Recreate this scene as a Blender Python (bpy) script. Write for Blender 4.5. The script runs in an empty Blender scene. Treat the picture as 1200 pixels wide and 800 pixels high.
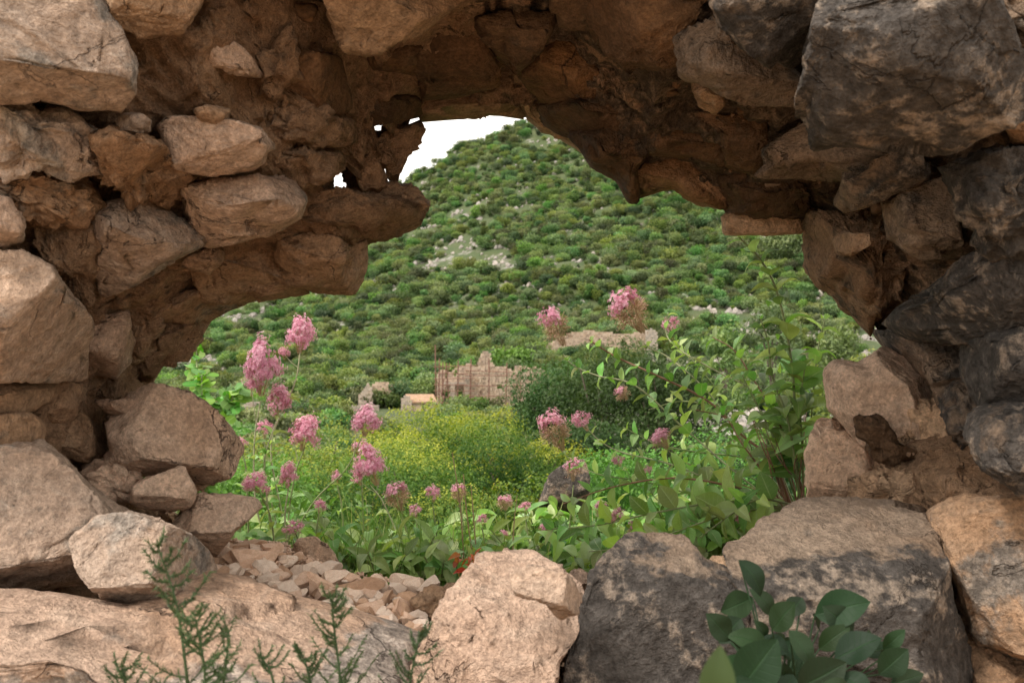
import bpy, bmesh, math, random
import numpy as np
from mathutils import Vector, Matrix
random.seed(7); RNG = np.random.default_rng(7)
C = bpy.context.scene.collection
SC = bpy.context.scene
# ------------------------------------------------------------------ camera, world, sun, exposure
F = 35.0; FP = 1200 * F / 36.0; CZ = 1.55
cam = bpy.data.objects.new('camera', bpy.data.cameras.new('camera')); C.objects.link(cam)
cam.data.lens = F; cam.data.sensor_width = 36; cam.data.clip_end = 6000; cam.data.clip_start = 0.02
cam.location = (0, 0, CZ); cam.rotation_euler = (math.radians(90), 0, 0)
cam.data.dof.use_dof = True; cam.data.dof.focus_distance = 2.3; cam.data.dof.aperture_fstop = 10.0
SC.camera = cam
SUN_EL, SUN_AZ = math.radians(52), math.radians(-118)      # azimuth clockwise from +Y (the view)
w = bpy.data.worlds.new("World"); SC.world = w; w.use_nodes = True
wn = w.node_tree; wn.nodes.clear()
sky = wn.nodes.new('ShaderNodeTexSky'); sky.sky_type = 'NISHITA'; sky.sun_disc = False
sky.sun_elevation = SUN_EL; sky.sun_rotation = SUN_AZ; sky.air_density = 1.0; sky.dust_density = 4.0; sky.ozone_density = 1.0
hs = wn.nodes.new('ShaderNodeHueSaturation'); hs.inputs['Saturation'].default_value = 0.12; hs.inputs['Value'].default_value = 1.0
mxw = wn.nodes.new('ShaderNodeMixRGB'); mxw.blend_type = 'MIX'; mxw.inputs['Fac'].default_value = 0.7
mxw.inputs['Color2'].default_value = (11.6, 10.9, 9.9, 1)
bgn = wn.nodes.new('ShaderNodeBackground'); bgn.inputs['Strength'].default_value = 0.15
wo = wn.nodes.new('ShaderNodeOutputWorld')
wn.links.new(sky.outputs[0], hs.inputs['Color']); wn.links.new(hs.outputs[0], mxw.inputs['Color1'])
wn.links.new(mxw.outputs[0], bgn.inputs['Color']); wn.links.new(bgn.outputs[0], wo.inputs[0])
sl = bpy.data.lights.new('sun', 'SUN'); sl.energy = 2.5; sl.angle = math.radians(9); sl.color = (1, .92, .83)
sun = bpy.data.objects.new('sun', sl); C.objects.link(sun)
_sd = Vector((math.cos(SUN_EL) * math.sin(SUN_AZ), math.cos(SUN_EL) * math.cos(SUN_AZ), math.sin(SUN_EL)))
sun.rotation_euler = _sd.to_track_quat('Z', 'Y').to_euler(); sun.location = _sd * 30
SC.view_settings.view_transform = 'Standard'; SC.view_settings.look = 'None'
SC.view_settings.exposure = 0.48; SC.view_settings.gamma = 1.0
SC.render.engine = 'CYCLES'; SC.cycles.sample_clamp_indirect = 6; SC.cycles.use_denoising = True; SC.cycles.max_bounces = 5
SC.cycles.diffuse_bounces = 4; SC.cycles.glossy_bounces = 2; SC.cycles.transmission_bounces = 3; SC.cycles.caustics_reflective = False

# ------------------------------------------------------------------ helpers
def P(px, py, d):
    px = np.asarray(px, float); py = np.asarray(py, float); d = np.asarray(d, float)
    return np.stack([(px - 600) / FP * d, d + 0 * px, CZ + (400 - py) / FP * d], -1)
def link(name, me, mat=None, parent=None, loc=None):
    o = bpy.data.objects.new(name, me); C.objects.link(o)
    if mat is not None and me is not None and len(me.materials) == 0:
        for m in (mat if isinstance(mat, (list, tuple)) else [mat]): me.materials.append(m)
    if parent is not None: o.parent = parent
    if loc is not None: o.location = loc
    return o
def tag(o, label=None, cat=None, group=None, kind=None):
    if label: o['label'] = label
    if cat: o['category'] = cat
    if group: o['group'] = group
    if kind: o['kind'] = kind
    return o
def empty(name, loc, label=None, cat=None, group=None):
    return tag(link(name, None, loc=loc), label, cat, group)
def npmesh(name, V, Fc, smooth=True, attrs=None, mi=None):
    V = np.asarray(V, np.float32); Fc = np.asarray(Fc, np.int32); k = Fc.shape[1]
    me = bpy.data.meshes.new(name)
    me.vertices.add(len(V)); me.vertices.foreach_set('co', V.ravel())
    me.loops.add(Fc.size); me.loops.foreach_set('vertex_index', Fc.ravel())
    me.polygons.add(len(Fc)); me.polygons.foreach_set('loop_start', np.arange(len(Fc), dtype=np.int32) * k)
    me.polygons.foreach_set('loop_total', np.full(len(Fc), k, np.int32))
    me.polygons.foreach_set('use_smooth', np.full(len(Fc), smooth))
    if mi is not None: me.polygons.foreach_set('material_index', np.asarray(mi, np.int32))
    for a, v in (attrs or {}).items():
        at = me.attributes.new(a, 'FLOAT', 'POINT'); at.data.foreach_set('value', np.asarray(v, np.float32))
    me.update(); return me
# numpy gradient noise
_perm = RNG.permutation(256); _perm = np.concatenate([_perm, _perm])
_g = RNG.normal(size=(256, 3)); _g /= np.linalg.norm(_g, axis=1)[:, None]
def noise(p):
    p = np.asarray(p, float); i = np.floor(p).astype(np.int64); f = p - i; i &= 255
    u = f * f * f * (f * (f * 6 - 15) + 10); r = 0
    for dx in (0, 1):
        for dy in (0, 1):
            for dz in (0, 1):
                h = _perm[_perm[_perm[(i[:, 0] + dx) & 255] + ((i[:, 1] + dy) & 255)] + ((i[:, 2] + dz) & 255)]
                dot = (_g[h] * (f - (dx, dy, dz))).sum(1)
                r = r + dot * (u[:, 0] if dx else 1 - u[:, 0]) * (u[:, 1] if dy else 1 - u[:, 1]) * (u[:, 2] if dz else 1 - u[:, 2])
    return r * 1.6
def fbm(p, oct=4, lac=2.1, gain=.5, ridge=False):
    a = 1; s = 0; p = np.array(p, float)
    for k in range(oct):
        n = noise(p + 17.3 * k)
        s = s + a * ((1 - 2 * np.abs(n)) - .6 if ridge else n); a *= gain; p = p * lac
    return s
_ico = {}
def ico(n):
    if n not in _ico:
        bm = bmesh.new(); bmesh.ops.create_icosphere(bm, subdivisions=n, radius=1)
        _ico[n] = (np.array([v.co[:] for v in bm.verts]), np.array([[v.index for v in f.verts] for f in bm.faces])); bm.free()
    return _ico[n]
def catmull(pts, n=8):
    pts = np.asarray(pts, float)
    if len(pts) < 3:
        t = np.linspace(0, 1, n)[:, None]; return pts[0] * (1 - t) + pts[-1] * t
    q = np.vstack([2 * pts[0] - pts[1], pts, 2 * pts[-1] - pts[-2]]); out = []
    for i in range(1, len(q) - 2):
        for t in np.arange(n) / n:
            a, b, c, d = q[i - 1], q[i], q[i + 1], q[i + 2]
            out.append(.5 * (2 * b + (c - a) * t + (2 * a - 5 * b + 4 * c - d) * t * t + (3 * b - a - 3 * c + d) * t ** 3))
    out.append(q[-2]); return np.array(out)
def tube(pts, r0, r1, k=6, power=1.0):
    pts = np.asarray(pts, float); n = len(pts)
    T = np.gradient(pts, axis=0); T /= np.linalg.norm(T, axis=1)[:, None] + 1e-9
    ref = np.array([0.31, 0.2, 0.93]); A = np.cross(T, ref); A /= np.linalg.norm(A, axis=1)[:, None] + 1e-9; B = np.cross(T, A)
    r = (r0 + (r1 - r0) * np.linspace(0, 1, n) ** power)[:, None, None]
    th = np.arange(k) * 2 * math.pi / k
    V = pts[:, None] + r * (np.cos(th)[None, :, None] * A[:, None] + np.sin(th)[None, :, None] * B[:, None])
    i = np.arange(n - 1)[:, None] * k; j = np.arange(k)[None]; j2 = (j + 1) % k
    Fc = np.stack([i + j, i + j2, i + k + j2, i + k + j], -1).reshape(-1, 4)
    return V.reshape(-1, 3), Fc
def joinq(parts):
    V = []; Fs = []; o = 0
    for v, f in parts: V.append(v); Fs.append(np.asarray(f) + o); o += len(v)
    return np.vstack(V), np.vstack(Fs)

# ------------------------------------------------------------------ materials
def newmat(name):
    m = bpy.data.materials.new(name); m.use_nodes = True; nt = m.node_tree; nt.nodes.clear(); return m, nt
def N(nt, t, **kw):
    n = nt.nodes.new(t)
    for k, v in kw.items():
        if k in n.inputs: n.inputs[k].default_value = v
        else: setattr(n, k, v)
    return n
def ramp(nt, src, stops):
    r = nt.nodes.new('ShaderNodeValToRGB'); nt.links.new(src, r.inputs[0]); e = r.color_ramp.elements
    while len(e) < len(stops): e.new(.5)
    for x, (p, c) in zip(e, stops):
        x.position = p; x.color = (*c, 1) if not isinstance(c, (int, float)) else (c, c, c, 1)
    return r.outputs[0]
def mixc(nt, fac, a, b, mode='MIX'):
    m = nt.nodes.new('ShaderNodeMixRGB'); m.blend_type = mode
    for s, v in ((m.inputs[0], fac), (m.inputs[1], a), (m.inputs[2], b)):
        if hasattr(v, 'node'): nt.links.new(v, s)
        elif isinstance(v, (int, float)): s.default_value = v if s.type == 'VALUE' else (v, v, v, 1)
        else: s.default_value = (*v, 1)
    return m.outputs[0]
def mth(nt, op, a, b=0.0, c=0.0, clamp=False):
    m = nt.nodes.new('ShaderNodeMath'); m.operation = op; m.use_clamp = clamp
    for s, v in zip(m.inputs, (a, b, c)):
        if hasattr(v, 'node'): nt.links.new(v, s)
        else: s.default_value = v
    return m.outputs[0]
def rock_mat(name, base, alt, grey=(.12, .115, .11), light=(.50, .44, .37), bump=1.0, scale=1.0, lichen=.5, stain=(.34, .17, .07), stain_amt=.35, crack=.6):
    """limestone: base/alt tone patches, rusty stain, patina attribute -> grey weathered skin with pale lichen; on the mortar core also painted soffit shade"""
    m, nt = newmat(name); L = nt.links.new
    tc = N(nt, 'ShaderNodeTexCoord'); oi = N(nt, 'ShaderNodeObjectInfo')
    off = N(nt, 'ShaderNodeVectorMath', operation='SCALE'); off.inputs[0].default_value = (37, 91, 53); L(oi.outputs['Random'], off.inputs['Scale'])
    vec = N(nt, 'ShaderNodeVectorMath', operation='ADD'); L(tc.outputs['Object'], vec.inputs[0]); L(off.outputs[0], vec.inputs[1]); v = vec.outputs[0]
    def nz(s, d=6, r=.6, dist=0.0, vv=None):
        n = N(nt, 'ShaderNodeTexNoise', Scale=s * scale, Detail=d, Roughness=r, Distortion=dist); L(vv or v, n.inputs['Vector']); return n.outputs['Fac']
    n1 = nz(4, 8, .62, .4); n2 = nz(11, 7, .65); n3 = nz(45, 6, .7); n4 = nz(170, 4, .7); n5 = nz(2.2, 5, .6, .8)
    mp = N(nt, 'ShaderNodeMapping'); mp.inputs['Scale'].default_value = (1, 1, 2.2); mp.inputs['Rotation'].default_value = (.3, .25, .1); L(v, mp.inputs[0])
    strata = nz(13, 6, .6, 1.2, mp.outputs[0])
    col = mixc(nt, ramp(nt, n1, [(.36, 0), (.64, 1)]), base, alt)
    col = mixc(nt, mth(nt, 'MULTIPLY', ramp(nt, n5, [(.50, 0), (.68, 1)]), stain_amt), col, stain)
    col = mixc(nt, mth(nt, 'MULTIPLY', ramp(nt, strata, [(.5, 0), (.75, 1)]), .35), col, light)
    # grey patina
    at = N(nt, 'ShaderNodeAttribute', attribute_name='patina_shade')
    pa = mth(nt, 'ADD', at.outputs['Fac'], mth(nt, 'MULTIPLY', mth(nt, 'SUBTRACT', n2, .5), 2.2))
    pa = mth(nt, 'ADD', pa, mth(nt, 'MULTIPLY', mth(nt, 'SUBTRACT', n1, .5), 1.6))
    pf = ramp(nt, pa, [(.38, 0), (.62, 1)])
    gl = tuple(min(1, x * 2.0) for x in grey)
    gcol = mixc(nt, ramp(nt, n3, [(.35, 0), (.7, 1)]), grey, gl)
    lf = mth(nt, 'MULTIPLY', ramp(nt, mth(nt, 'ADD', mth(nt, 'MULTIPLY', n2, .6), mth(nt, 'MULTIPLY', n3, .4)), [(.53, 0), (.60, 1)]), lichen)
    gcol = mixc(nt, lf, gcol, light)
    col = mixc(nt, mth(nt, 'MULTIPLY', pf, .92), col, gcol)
    # grain, pits and cracks
    g = ramp(nt, n4, [(.3, .60), (.7, 1.25)]); col = mixc(nt, 1.0, col, g, 'MULTIPLY')
    g = ramp(nt, n3, [(.3, .55), (.62, 1.18)]); col = mixc(nt, .9, col, g, 'MULTIPLY')
    cn = N(nt, 'ShaderNodeTexNoise', Scale=3.1 * scale, Detail=7, Roughness=.55, Distortion=.5); L(v, cn.inputs['Vector'])
    ck = ramp(nt, mth(nt, 'ABSOLUTE', mth(nt, 'SUBTRACT', cn.outputs['Fac'], .5)), [(.0, 0), (.0035, 1)])
    cm = ramp(nt, n5, [(.50, 0), (.58, 1)])      # cracks only in places
    ckm = mth(nt, 'MULTIPLY', mth(nt, 'SUBTRACT', 1.0, ck), mth(nt, 'MULTIPLY', cm, crack))
    col = mixc(nt, ckm, col, (.05, .035, .025))
    tint = ramp(nt, oi.outputs['Random'], [(0, (.86, .85, .84)), (.5, (1, 1, 1)), (1, (1.12, 1.06, 1.0))]); col = mixc(nt, .8, col, tint, 'MULTIPLY')
    bs = N(nt, 'ShaderNodeBsdfPrincipled', Roughness=.92); bs.inputs['Specular IOR Level'].default_value = .25; L(col, bs.inputs['Base Color'])
    h = mth(nt, 'ADD', mth(nt, 'MULTIPLY', n2, .9), mth(nt, 'MULTIPLY', n3, .35)); h = mth(nt, 'ADD', h, mth(nt, 'MULTIPLY', n4, .10))
    h = mth(nt, 'ADD', h, mth(nt, 'MULTIPLY', strata, .25)); h = mth(nt, 'SUBTRACT', h, mth(nt, 'MULTIPLY', ckm, .5))
    bp = N(nt, 'ShaderNodeBump', Strength=1.0, Distance=.034 * bump); L(h, bp.inputs['Height']); L(bp.outputs[0], bs.inputs['Normal'])
    o = N(nt, 'ShaderNodeOutputMaterial'); L(bs.outputs[0], o.inputs[0]); return m
M = {}
M['pale'] = rock_mat('pale_limestone', (.52, .395, .31), (.43, .315, .24), grey=(.17, .15, .13), light=(.52, .44, .37), stain_amt=.3)
M['pink'] = rock_mat('pinkish_limestone', (.58, .42, .32), (.49, .335, .245), grey=(.22, .19, .165), light=(.64, .52, .42), stain_amt=.4)
M['tan'] = rock_mat('tan_limestone', (.45, .295, .185), (.35, .215, .13), grey=(.13, .115, .10), light=(.46, .36, .27), stain_amt=.5)
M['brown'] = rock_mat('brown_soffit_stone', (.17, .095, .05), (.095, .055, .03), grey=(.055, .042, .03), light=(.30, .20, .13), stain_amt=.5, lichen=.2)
M['grey'] = rock_mat('grey_weathered_limestone', (.33, .25, .185), (.24, .17, .12), grey=(.050, .046, .043), light=(.34, .27, .21), stain_amt=.3, lichen=.8, bump=1.3)
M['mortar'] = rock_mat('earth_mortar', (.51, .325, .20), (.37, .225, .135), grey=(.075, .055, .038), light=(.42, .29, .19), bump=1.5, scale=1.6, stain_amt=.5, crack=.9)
M['peach'] = rock_mat('peach_limestone', (.70, .51, .385), (.60, .42, .30), grey=(.26, .22, .18), light=(.74, .60, .48), stain_amt=.35, bump=.8)
M['orange'] = rock_mat('orange_limestone', (.68, .47, .31), (.57, .37, .23), grey=(.22, .17, .12), light=(.60, .42, .28), stain_amt=.45, bump=1.1)

# ------------------------------------------------------------------ the wall: hole outline and depth field (metres from the lens plane)
HOLE = np.array([(497,141),(487,172),(472,190),(467,212),(480,216),(492,226),(503,236),(497,247),(489,262),(470,268),(455,278),(430,284),(427,300),(421,330),(412,343),(395,345),(370,343),(340,347),(300,350),(270,360),(248,370),(238,380),(235,398),(215,420),(190,425),(183,440),(165,470),(170,540),(225,600),(270,640),(335,680),(430,700),(520,716),(600,700),(700,700),(850,690),(930,640),(950,590),(955,520),(965,470),(985,440),(1035,425),(1012,390),(1000,375),(975,345),(958,335),(945,310),(943,285),(940,272),(848,275),(845,262),(845,250),(815,237),(790,220),(765,222),(745,237),(735,235),(720,210),(690,195),(675,170),(645,155),(625,140),(585,135),(540,137)], float)
def hole_dist(px, py):
    q = np.stack([np.ravel(px), np.ravel(py)], -1).astype(float)
    a = HOLE; b = np.roll(HOLE, -1, 0); best = np.full(len(q), 1e9); ins = np.zeros(len(q), bool)
    for s, e in zip(a, b):
        d = e - s; t = np.clip(((q - s) @ d) / (d @ d), 0, 1); c = s + t[:, None] * d
        best = np.minimum(best, np.hypot(*(q - c).T))
        cond = (s[1] > q[:, 1]) != (e[1] > q[:, 1])
        xx = s[0] + (q[:, 1] - s[1]) / ((e[1] - s[1]) or 1e-9) * (e[0] - s[0]); ins ^= cond & (q[:, 0] < xx)
    return np.where(ins, -best, best).reshape(np.shape(px))
SILL_Z = 0.57          # sill height below the lens
def wall_depth(px, py):
    px = np.asarray(px, float); py = np.asarray(py, float)
    d = np.maximum(hole_dist(px, py), 0)
    reach = np.where(px < 600, 330., 280.)
    dep = 2.28 - .80 * (1 - np.exp(-d / reach * 1.9)) / (1 - math.exp(-1.9)) * 1.0
    dep = np.maximum(dep, 1.30)
    sill = SILL_Z * FP / np.maximum(py - 400, 60)
    k = np.clip((py - 600) / 90, 0, 1); k = k * k * (3 - 2 * k)
    kk = np.clip((px - 60) / 120, 0, 1) * np.clip((1130 - px) / 120, 0, 1)
    return dep * (1 - k * kk) + np.minimum(sill, 2.35) * k * kk
# rough core of earth mortar, radial grid round the hole, closed by a back face
CX, CY = 590., 420.
def core():
    nt_, nr = 840, 150
    th = np.linspace(0, 2 * math.pi, nt_, endpoint=False)
    ray = np.linspace(5, 700, 696)
    gx = CX + np.cos(th)[:, None] * ray; gy = CY + np.sin(th)[:, None] * ray
    hd = hole_dist(gx, gy) > 16
    # last radius that is inside the (slightly widened) hole
    last = np.array([ray[np.where(~h)[0][-1]] if (~h).any() else 5 for h in hd])
    # widen where little sky holes pierce the jamb
    for (hx, hy, rr) in ((398, 214, 17), (443, 149, 8)):
        ta = math.atan2(hy - CY, hx - CX); r_ = math.hypot(hx - CX, hy - CY)
        dth = np.abs((th - ta + math.pi) % (2 * math.pi) - math.pi)
        last = np.where(dth < rr / r_ * 1.5, np.maximum(last, r_ + rr), last)
    k = np.ones(9) / 9; ext = np.concatenate([last[-4:], last, last[:4]]); r0 = np.maximum(np.convolve(ext, k, 'valid'), last * .0 + 0)
    s = np.linspace(0, 1, nr) ** 1.5; R = 1500.
    r = r0[:, None] + s[None] * (R - r0[:, None])
    px = CX + np.cos(th)[:, None] * r; py = CY + np.sin(th)[:, None] * r
    pyc = np.minimum(py, 3000)
    d = wall_depth(px, pyc) - .015
    d = np.where(py > 800, np.minimum(d, 1.62), d)
    V = P(px, py, d).reshape(-1, 3)
    nrm = np.array([0, -1, 0.])
    n = fbm(V * 7, 5) * .05 + fbm(V * 28, 4, ridge=True) * .016 + np.abs(fbm(V * 3 + 9, 2)) * .04
    fr = P(px.ravel(), py.ravel(), 1.0) - np.array([0, 0, CZ]); fr /= np.linalg.norm(fr, axis=1)[:, None]
    lx = V.copy(); V = V - fr * n[:, None]
    rad = np.stack([np.cos(th), np.zeros(nt_), -np.sin(th)], -1)[:, None].repeat(nr, 1).reshape(-1, 3)
    V = V + rad * (fbm(lx * 16 + 40, 4) * .02)[:, None]
    # back rows
    Vb0 = P(px[:, 0], py[:, 0], 2.42); Vb1 = P(px[:, -1], py[:, -1], 2.42); cb = P(CX, CY, 2.42); tb = np.where(Vb1[:, 2] > 2.12, (2.12 - cb[2]) / np.maximum(Vb1[:, 2] - cb[2], 1e-6), 1.0); Vb1 = cb + (Vb1 - cb) * tb[:, None]
    i = np.arange(nt_); i2 = (i + 1) % nt_; fs = []
    for j in range(nr - 1): fs.append(np.stack([i * nr + j, i * nr + j + 1, i2 * nr + j + 1, i2 * nr + j], -1))
    b = nt_ * nr
    fs.append(np.stack([i * nr, i2 * nr, b + i2, b + i], -1)); fs.append(np.stack([b + i, b + i2, b + nt_ + i2, b + nt_ + i], -1))
    fs.append(np.stack([i * nr + nr - 1, b + nt_ + i, b + nt_ + i2, i2 * nr + nr - 1], -1))
    V = np.vstack([V, Vb0, Vb1])
    lim = 2.13 + .03 * fbm(V * 5, 3); V[:, 2] = np.minimum(V[:, 2], lim)
    me = npmesh('mortar_core', V, np.vstack(fs), attrs={'patina_shade': .05 + .75 * np.clip((V[:, 0] + .25) / .5, 0, 1) * np.clip((V[:, 2] - 1.5) / .3, 0, 1)})  # soffit shade painted into the mortar colour, darker towards the top and right
    return me
WALL = empty('ruined_stone_wall', (0, 2.0, 0), 'thick rubble stone wall with a ragged hole broken through its middle', 'stone wall')
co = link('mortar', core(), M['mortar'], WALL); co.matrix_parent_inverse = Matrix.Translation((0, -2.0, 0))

def stone(outline, mat, T=.10, off=0., depth=None, tilt=(0, 0), lvl=None, rough=1., cuts=5, pat=(.1, 0.), e=.62, name='stone', parent='wall', seed=None, label=None, cat='rock', group=None, cutlo=.62, top_tan=0., wob=1., chip=1., extra=(), pat_z=None):
    """a rock whose widest outline is given in picture points, built as a closed solid at its own distance"""
    o = np.array(outline, float); c = o.mean(0)
    a_ = 0; cx = cy = 0
    for p, q in zip(o, np.roll(o, -1, 0)):
        k = p[0] * q[1] - q[0] * p[1]; a_ += k; cx += (p[0] + q[0]) * k; cy += (p[1] + q[1]) * k
    c = np.array([cx, cy]) / (3 * a_); size = math.sqrt(abs(a_ / 2))
    rs = np.random.default_rng(seed if seed is not None else int(abs(c[0] * 13 + c[1] * 7)) % 99991)
    if lvl is None: lvl = 6 if size > 190 else 5 if size > 70 else 4 if size > 24 else 3
    D, Fc = ico(lvl)
    thd = np.arctan2(-D[:, 2], D[:, 0])               # picture angle (y down)
    # outline radius by ray casting
    tt = np.linspace(-math.pi, math.pi, 361); rr = np.zeros(361)
    for p, q in zip(o - c, np.roll(o, -1, 0) - c):
        dx, dy = q - p; den = np.cos(tt) * dy - np.sin(tt) * dx
        with np.errstate(divide='ignore', invalid='ignore'):
            t = (p[0] * dy - p[1] * dx) / den; u = (p[0] * np.sin(tt) - p[1] * np.cos(tt)) / den
        okk = (t > 0) & (u >= -1e-6) & (u <= 1 + 1e-6) & np.isfinite(t); rr = np.where(okk, np.maximum(rr, t), rr)
    rr = np.where(rr <= 0, size * .5, rr); ex = np.concatenate([rr[-4:-1], rr, rr[1:4]]); rr = np.convolve(ex, np.array([0, 1, 2, 3, 2, 1, 0]) / 9, 'valid')
    R = np.interp(thd, tt, rr) * 1.02
    ph = np.arcsin(np.clip(-D[:, 1], -1, 1)); cr = np.cos(ph) ** (e * .72); sw = np.sign(ph) * np.abs(np.sin(ph)) ** .62
    qx = c[0] + np.cos(thd) * cr * R; qy = c[1] + np.sin(thd) * cr * R
    if depth is None: dd = wall_depth(qx, qy) + off
    else: dd = depth + tilt[0] * (qx - c[0]) / 100 + tilt[1] * (qy - c[1]) / 100
    dc = float(wall_depth(*c) + off) if depth is None else depth
    cen = P(c[0], c[1], dc)
    ax = cen - np.array([0, 0, CZ]); ax = -ax / np.linalg.norm(ax)
    V = P(qx, qy, dd) + ax * (sw * T)[:, None] - cen
    S = size / FP * dc
    X = V + cen + rs.random(3) * 30
    out = V / (np.linalg.norm(V, axis=1)[:, None] + 1e-9)
    fs = max(S, .02); fw = .35 + .65 * np.abs(sw)
    disp = fbm(X / fs * 1.1, 3) * fs * .04 * wob
    # broken faces: each chip is a small tilted plane with a ledge at its rim
    Xw = X + np.stack([fbm(X / fs * 2.2 + q, 3) for q in (0, 31, 67)], -1) * fs * .12
    for ns, am, of in ((14, .26 * chip, .024 * chip), (60, .15 * chip, .012 * chip)):
        sd = X[rs.integers(0, len(X), ns)]; dirs = rs.normal(size=(ns, 3)); dirs /= np.linalg.norm(dirs, axis=1)[:, None]
        d2 = ((Xw ** 2).sum(1)[:, None] - 2 * Xw @ sd.T + (sd ** 2).sum(1)[None]); kx = d2.argmin(1)
        disp = disp + ((X - sd[kx]) * dirs[kx]).sum(1) * am + (rs.random(ns)[kx] - .5) * fs * of * 2
    V = V + out * (disp * fw)[:, None]
    jit = fbm(X / fs * 2.5 + 3, 3) * fs * .018
    # flat cleavage faces
    up_ = np.array([0, 0, 1.])
    for k in range(cuts + (2 if cuts > 2 else 0)):
        n = rs.normal(size=3); n /= np.linalg.norm(n)
        f = n @ ax; q_ = cutlo - .04 + (.92 - cutlo) * rs.random()
        if f < .25: n = n + ax * (.3 + abs(f) + rs.random() * .5)
        if k == cuts: n = ax + up_ * .30 + rs.normal(size=3) * .25; q_ = .56
        if k == cuts + 1: n = ax * .55 - up_ * .9 + rs.normal(size=3) * .15; q_ = .66
        n /= np.linalg.norm(n); h = V @ n; d = h.max() * q_; over = np.maximum(h - d + jit, 0); V = V - n * (over * .95)[:, None]
    for nx, ny, nz, q_ in extra:
        n = np.array([nx, ny, nz], float); n /= np.linalg.norm(n); h = V @ n; V = V - n * (np.maximum(h - h.max() * q_ + jit, 0) * .97)[:, None]
    fine = fbm(X / fs * 3.2, 4, ridge=True) * fs * .014 * rough + fbm(X * 55, 3, ridge=True) * .0022 * rough
    if rough > 1.4: fine = fine + fbm(X * 24, 4) * .010 * rough
    V = V + out * fine[:, None]
    fn = np.cross(V[Fc[:, 1]] - V[Fc[:, 0]], V[Fc[:, 2]] - V[Fc[:, 0]]); vn = np.zeros_like(V)
    for q in range(3): np.add.at(vn, Fc[:, q], fn)
    vn /= np.linalg.norm(vn, axis=1)[:, None] + 1e-12; vn = vn * .7 + out * .3
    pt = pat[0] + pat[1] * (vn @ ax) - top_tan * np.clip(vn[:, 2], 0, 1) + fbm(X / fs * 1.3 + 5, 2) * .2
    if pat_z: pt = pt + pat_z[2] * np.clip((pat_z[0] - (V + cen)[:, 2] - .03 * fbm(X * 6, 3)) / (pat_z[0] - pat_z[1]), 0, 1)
    me = npmesh(name, V, Fc, attrs={'patina_shade': pt})
    ob = link(name, me, M[mat], None, cen)
    if parent == 'wall':
        ob.parent = WALL; ob.location = cen - np.array([0, 2.0, 0])
    else:
        tag(ob, label, cat, group)
    return ob
#STONES
W = stone
# --- left face
W([(-60,-40),(112,-20),(126,5),(141,42),(152,76),(147,104),(128,128),(95,128),(50,116),(0,118),(-60,122)], 'pale', .16, -.10, pat=(.22,.1), cuts=4)
W([(108,-30),(240,-30),(228,10),(210,38),(165,45),(138,30)], 'tan', .12, -.05, pat=(.1,0))
W([(235,60),(250,46),(275,48),(300,72),(310,92),(282,90),(245,78)], 'pink', .07, -.03)
W([(178,142),(200,133),(262,140),(303,150),(316,170),(312,192),(295,203),(245,206),(208,196),(190,180)], 'pink', .12, -.09, cuts=5)
W([(210,218),(250,206),(320,203),(350,211),(355,235),(350,256),(325,269),(282,283),(245,289),(222,270)], 'pink', .14, -.11, cuts=6)
W([(108,165),(130,150),(165,160),(192,176),(216,206),(213,226),(195,244),(163,236),(135,215),(113,190)], 'mortar', .12, -.10, rough=2.6, cuts=2, pat=(.15,.1))
W([(135,143),(145,134),(165,133),(178,141),(175,154),(158,158),(140,153)], 'pale', .05, -.12, cuts=2)
W([(226,127),(245,123),(268,128),(270,140),(258,147),(235,144)], 'tan', .04, -.08, cuts=2)
W([(-40,116),(60,120),(108,148),(118,190),(80,206),(0,204),(-40,200)], 'pale', .11, -.06, rough=1.8, pat=(.35,.1))
W([(-40,205),(60,198),(98,206),(120,244),(95,264),(40,264),(-30,242)], 'tan', .10, -.06, rough=2.0, pat=(.3,.1))
W([(-30,225),(10,233),(28,265),(22,286),(-30,292)], 'pink', .08, -.12)
W([(98,258),(125,236),(162,231),(205,244),(240,268),(238,286),(212,302),(178,322),(122,348),(106,322),(124,296)], 'pale', .14, -.12, pat=(.1,0))
W([(40,262),(95,258),(128,290),(112,330),(104,362),(80,340),(55,305)], 'mortar', .09, -.04, rough=2.4, cuts=2)
W([(-60,280),(30,290),(62,312),(86,350),(104,376),(102,440),(97,448),(60,446),(0,442),(-60,440)], 'pale', .17, -.17, cuts=5, pat=(.12,.05))
W([(-50,440),(68,446),(67,468),(25,488),(-50,482)], 'tan', .10, -.05)
W([(68,445),(100,450),(97,470),(76,502),(45,497),(38,478)], 'tan', .09, -.03)
W([(-40,486),(35,482),(52,500),(48,526),(-40,530)], 'tan', .10, -.08)
W([(48,498),(75,482),(100,484),(114,498),(120,532),(110,548),(70,536),(50,522)], 'tan', .09, -.02)
W([(103,378),(150,360),(160,400),(150,426),(135,441),(100,438)], 'pink', .10, -.06, cuts=6)
W([(148,364),(192,368),(189,400),(180,426),(150,430),(146,400)], 'tan', .09, -.03, rough=1.5)
W([(210,312),(225,297),(250,289),(266,292),(262,306),(245,322)], 'pink', .05, -.09)
W([(196,262),(215,250),(238,270),(232,292),(205,300)], 'tan', .06, -.06)
W([(98,440),(150,434),(180,452),(165,470),(140,478),(118,470)], 'mortar', .09, -.02, rough=1.8)
W([(110,468),(150,468),(170,470),(160,486),(130,488)], 'pink', .05, -.03, depth=1.92)
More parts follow.
